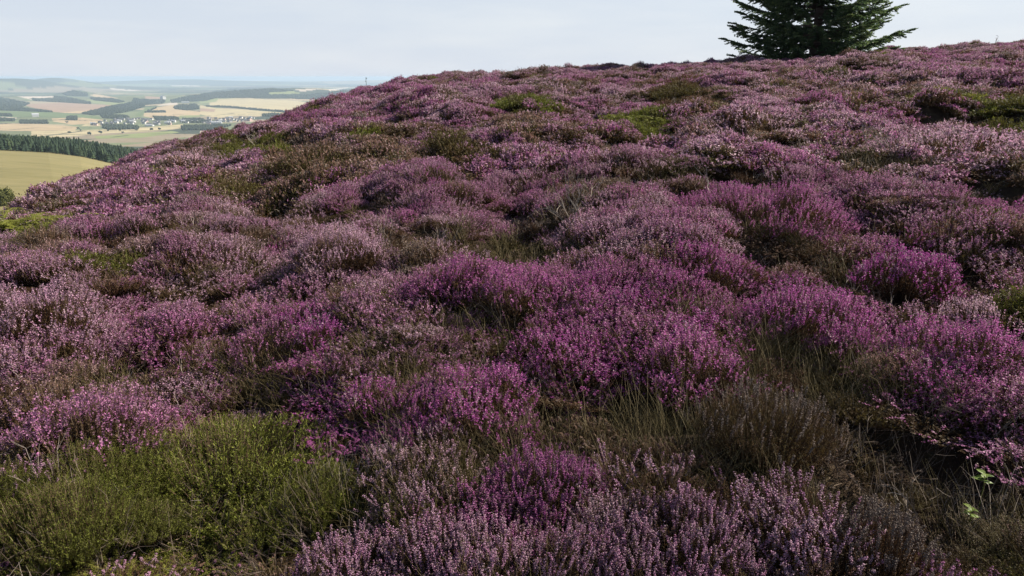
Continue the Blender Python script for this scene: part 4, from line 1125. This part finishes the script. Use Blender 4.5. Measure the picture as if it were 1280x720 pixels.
twig_shrub(295, 515, 25, 7, 'fallen brown twigs in the dark hollow at lower left', 1.8, cat='dead twigs')

FERN = simple_var('bracken_leaf', [(0, (0.15, 0.16, 0.03)), (0.6, (0.24, 0.26, 0.045)), (1, (0.36, 0.33, 0.07))], 0.35, 0.6, 0.25)
def bracken(px, py, wpx, n, label, frond_px, name='bracken'):
    x, y = hit(px, py); z = float(soil(x, y)); d = math.sqrt(x * x + y * y + z * z)
    root = link(bpy.data.objects.new(name, None)); root.location = (x, y, z); root['label'] = label; root['category'] = 'bracken'
    W = wpx / F * d / 2; Lf = frond_px / F * d
    for i in range(n):
        a = rng.uniform(0, 6.283); o = np.array([rng.uniform(-1, 1) * W, rng.uniform(-.5, .5) * W, CAN * 0.65 + rng.uniform(0, .14)])
        L = Lf * rng.uniform(.7, 1.2); k = 14
        s = np.linspace(0, 1, k)
        pl = o + np.stack([np.cos(a) * L * s, np.sin(a) * L * s, L * (0.55 * s - 0.5 * s ** 2)], 1)
        dr = norm(np.gradient(pl, axis=0)); parts = [tubes(pl[None], np.linspace(.006, .002, k)[None], np.array([.3]))]
        sd = norm(np.cross(dr, [0, 0, 1.0]))
        for sgn in (-1, 1):
            pln = L * 0.40 * np.sin(np.clip(s * 1.1 + 0.15, 0, 1) * math.pi * 0.92) + 0.01
            nd = norm(sd * sgn + dr * 0.45 + rng.normal(size=(k, 3)) * 0.1)
            for j in range(k):
                m = 6; u_ = np.linspace(0.1, 1, m)
                cc = pl[j] + np.outer(u_, nd[j] * pln[j]) - np.outer(u_ ** 2, [0, 0, pln[j] * 0.15])
                for s2 in (-1, 1):
                    ld = norm(nd[j] * 0.5 + dr[j] * s2 + rng.normal(size=(m, 3)) * .12)
                    lw = L / k * 0.75 * (1.1 - u_)
                    parts.append(blades(cc + ld * lw[:, None] * .4, ld, norm(np.cross(ld, [0, 0, 1.0]) + 1e-4), lw * 1.3 + .004, lw * .6 + .004, np.clip(rng.random(m) * .5 + .4 * rng.random(), 0, 1)))
        v, f, w = join(parts)
        link(bpy.data.objects.new('frond', np_mesh('bracken_frond', v, f, 3, [FERN], var=w)), root)
bracken(38, 305, 85, 34, 'bright yellow-green bracken patch at the left picture edge', 34)
bracken(792, 148, 50, 22, 'bright green bracken patch high on the slope right of the yellow-olive bush', 16)
bracken(398, 545, 40, 5, 'single bright green fern in the shade right of the yellow-green bush', 30, name='fern')
bracken(905, 133, 40, 12, 'olive bracken beside the blackish green bush near the skyline', 15)

SEED = simple_var('seedling_leaf', [(0, (0.10, 0.17, 0.025)), (1, (0.22, 0.30, 0.045))], 0.4, 0.5, 0.3)
def seedling(px, py, hpx, label):
    x, y = hit(px, py, lambda a, b: canopy(a, b) - 0.10); z = float(canopy(x, y)) - 0.19; d = math.sqrt(x * x + y * y + z * z)
    Ls = hpx / F * d * 0.62
    root = link(bpy.data.objects.new('seedling', None)); root.location = (x, y, z); root['label'] = label; root['category'] = 'seedling'
    st = np.array([[[0, 0, -.10], [0.004, 0, 0.06], [0, 0.003, 0.115]]])
    v, f, w = tubes(st, np.array([[.0022, .0018, .0012]]), np.array([.5])); link(bpy.data.objects.new('stem', np_mesh('seedling_stem', v, f, 3, [SEED], var=w)), root)
    for i in range(8):
        a = i * 2.4 + rng.uniform(-.3, .3); zz = 0.075 + 0.006 * i
        dr = norm(np.array([math.cos(a), math.sin(a), rng.uniform(.2, .7)])); sd = norm(np.cross(dr, [0, 0, 1.0])); up = np.cross(sd, dr)
        L = Ls * rng.uniform(.55, .9); V = []
        prof = [(0, .02), (.25, .24), (.5, .30), (.8, .16), (1, .0)]
        for u_, wv in prof:
            c = np.array([0, 0, zz]) + dr * L * u_ - np.array([0, 0, L * .35 * u_ * u_])
            V += [c + sd * L * wv + up * L * .05 * (wv > .1), c, c - sd * L * wv + up * L * .05 * (wv > .1)]
        Fx = []
        for k in range(4):
            for q in (0, 1): Fx += [[k * 3 + q, k * 3 + q + 1, k * 3 + q + 4], [k * 3 + q, k * 3 + q + 4, k * 3 + q + 3]]
        link(bpy.data.objects.new('leaf', np_mesh('seedling_leaf', np.array(V), np.array(Fx), 3, [SEED], var=np.full(len(Fx), rng.random()))), root)
seedling(982, 632, 26, 'small bright green leafy seedling right of the pale spikes')
seedling(1230, 600, 24, 'bright green leafy seedling near the right edge below the hollow')
seedling(1213, 642, 20, 'dimmer green seedling just below another seedling at the right edge')

# shrub at the edge of the straw field
x, y = hit(4, 258)
FSH = simple_var('hawthorn_leaf', [(0, (0.07, 0.085, 0.028)), (0.6, (0.14, 0.15, 0.045)), (1, (0.22, 0.22, 0.07))], 0.25, 0.6)
def leafy_shrub(px, py, dist, hpx, label):
    x, y, dist = vhit(px, py)
    H = hpx / F * dist; zg = float(valley_z(x, y)) - 0.1
    root = link(bpy.data.objects.new('shrub', None)); root.location = (x, y, zg); root['label'] = label; root['category'] = 'shrub'
    Ht = H
    n = 15000
    cl = np.clip(rng.normal(size=(110, 3)), -1.7, 1.7) * np.array([H * .36, H * .36, Ht * .24]) + np.array([0, 0, Ht * .48])
    c = cl[rng.integers(110, size=n)] + rng.normal(size=(n, 3)) * H * 0.10
    dr = rnd_unit(n); v, f, w = blades(c, dr, norm(np.cross(dr, rnd_unit(n))), 0.16 * H / 1.6, 0.10 * H / 1.6, rng.random(n))
    link(bpy.data.objects.new('foliage', np_mesh('shrub_foliage', v, f, 3, [FSH], var=w)), root)
    P = np.stack([np.array([[0, 0, -.2], c_ * np.array([.4, .4, .5]), c_]) for c_ in cl[:16]])
    v, f, w = tubes(P, np.tile(np.array([[.05, .03, .012]]) * H / 1.6, (16, 1)), rng.random(16)); link(bpy.data.objects.new('stem', np_mesh('shrub_stem', v, f, 3, [STEM], var=w)), root)
leafy_shrub(0, 257, 0, 16, 'green leafy shrub at the foot of the straw field on the left edge')

# ------------------------------------------------------------------ haze
hz = bpy.data.meshes.new('haze')
bx0, bx1, by0, by1, bz0, bz1 = -43500, 43500, -43500, 43500, -260, 9.5
hz.from_pydata([(bx0, by0, bz0), (bx1, by0, bz0), (bx1, by1, bz0), (bx0, by1, bz0), (bx0, by0, bz1), (bx1, by0, bz1), (bx1, by1, bz1), (bx0, by1, bz1)], [],
               [(3, 2, 1, 0), (4, 5, 6, 7), (0, 1, 5, 4), (1, 2, 6, 5), (2, 3, 7, 6), (3, 0, 4, 7)])
hm, nt, out = mat('haze_air')
pv = node(nt, 'ShaderNodeVolumePrincipled'); pv.inputs['Color'].default_value = (0.58, 0.75, 0.95, 1); pv.inputs['Density'].default_value = 0.00007; pv.inputs['Anisotropy'].default_value = 0.1
nt.links.new(pv.outputs[0], out.inputs['Volume'])
hz.materials.append(hm)
ho = link(bpy.data.objects.new('haze', hz)); ho['kind'] = 'stuff'

# ------------------------------------------------------------------ light, sky, camera
SUN_AZ, SUN_EL = math.radians(66), math.radians(35)
sd = Vector((math.sin(SUN_AZ) * math.cos(SUN_EL), math.cos(SUN_AZ) * math.cos(SUN_EL), math.sin(SUN_EL)))
sl = bpy.data.lights.new('sun', 'SUN'); sl.energy = 5.0; sl.angle = math.radians(0.53); sl.color = (1.0, 0.90, 0.77)
so = link(bpy.data.objects.new('sun', sl)); so.rotation_euler = (-sd).to_track_quat('-Z', 'Y').to_euler()

w = bpy.data.worlds.new('World'); S.world = w; w.use_nodes = True
nt = w.node_tree
for n in list(nt.nodes): nt.nodes.remove(n)
out = nt.nodes.new('ShaderNodeOutputWorld'); bg = nt.nodes.new('ShaderNodeBackground')
sky = nt.nodes.new('ShaderNodeTexSky'); sky.sky_type = 'NISHITA'; sky.sun_disc = False; sky.sun_elevation = SUN_EL; sky.sun_rotation = SUN_AZ
sky.altitude = 300; sky.air_density = 1.0; sky.dust_density = 1.0; sky.ozone_density = 1.0
tc = nt.nodes.new('ShaderNodeTexCoord')
mp = nt.nodes.new('ShaderNodeMapping'); mp.inputs['Scale'].default_value = (1.6, 1.6, 9)
nz = nt.nodes.new('ShaderNodeTexNoise'); nz.inputs['Scale'].default_value = 2.2; nz.inputs['Detail'].default_value = 7; nz.inputs['Roughness'].default_value = 0.55
nt.links.new(tc.outputs['Generated'], mp.inputs[0]); nt.links.new(mp.outputs[0], nz.inputs[0])
sx = nt.nodes.new('ShaderNodeSeparateXYZ'); nt.links.new(tc.outputs['Generated'], sx.inputs[0])
veil = ramp(nt, [(0.0, (0.88,) * 3), (0.10, (0.80,) * 3), (0.25, (0.22,) * 3), (0.6, (0.0,) * 3)], sx.outputs[2])
wisp = ramp(nt, [(0.42, (0, 0, 0)), (0.72, (1, 1, 1))], nz.outputs[0])
vc = mixc(nt, (7.7, 8.4, 9.6), (8.8, 9.25, 9.95), wisp)
cm = mixc(nt, sky.outputs[0], vc, veil)
nt.links.new(cm, bg.inputs[0]); bg.inputs[1].default_value = 0.0502
nt.links.new(bg.outputs[0], out.inputs[0])

cam = bpy.data.cameras.new('camera'); cam.sensor_width = 36; cam.lens = F / 1280 * 36; cam.clip_start = 0.05; cam.clip_end = 120000
co = link(bpy.data.objects.new('camera', cam)); co.location = (0, 0, 0); co.rotation_euler = (math.pi / 2 - PITCH, 0, 0)
S.camera = co
S.view_settings.view_transform = 'Standard'; S.view_settings.look = 'None'; S.view_settings.exposure = 0.94; S.view_settings.gamma = 1.0
S.cycles.max_bounces = 6; S.cycles.diffuse_bounces = 1; S.cycles.glossy_bounces = 2; S.cycles.transmission_bounces = 3; S.cycles.volume_bounces = 1
S.cycles.use_denoising = True
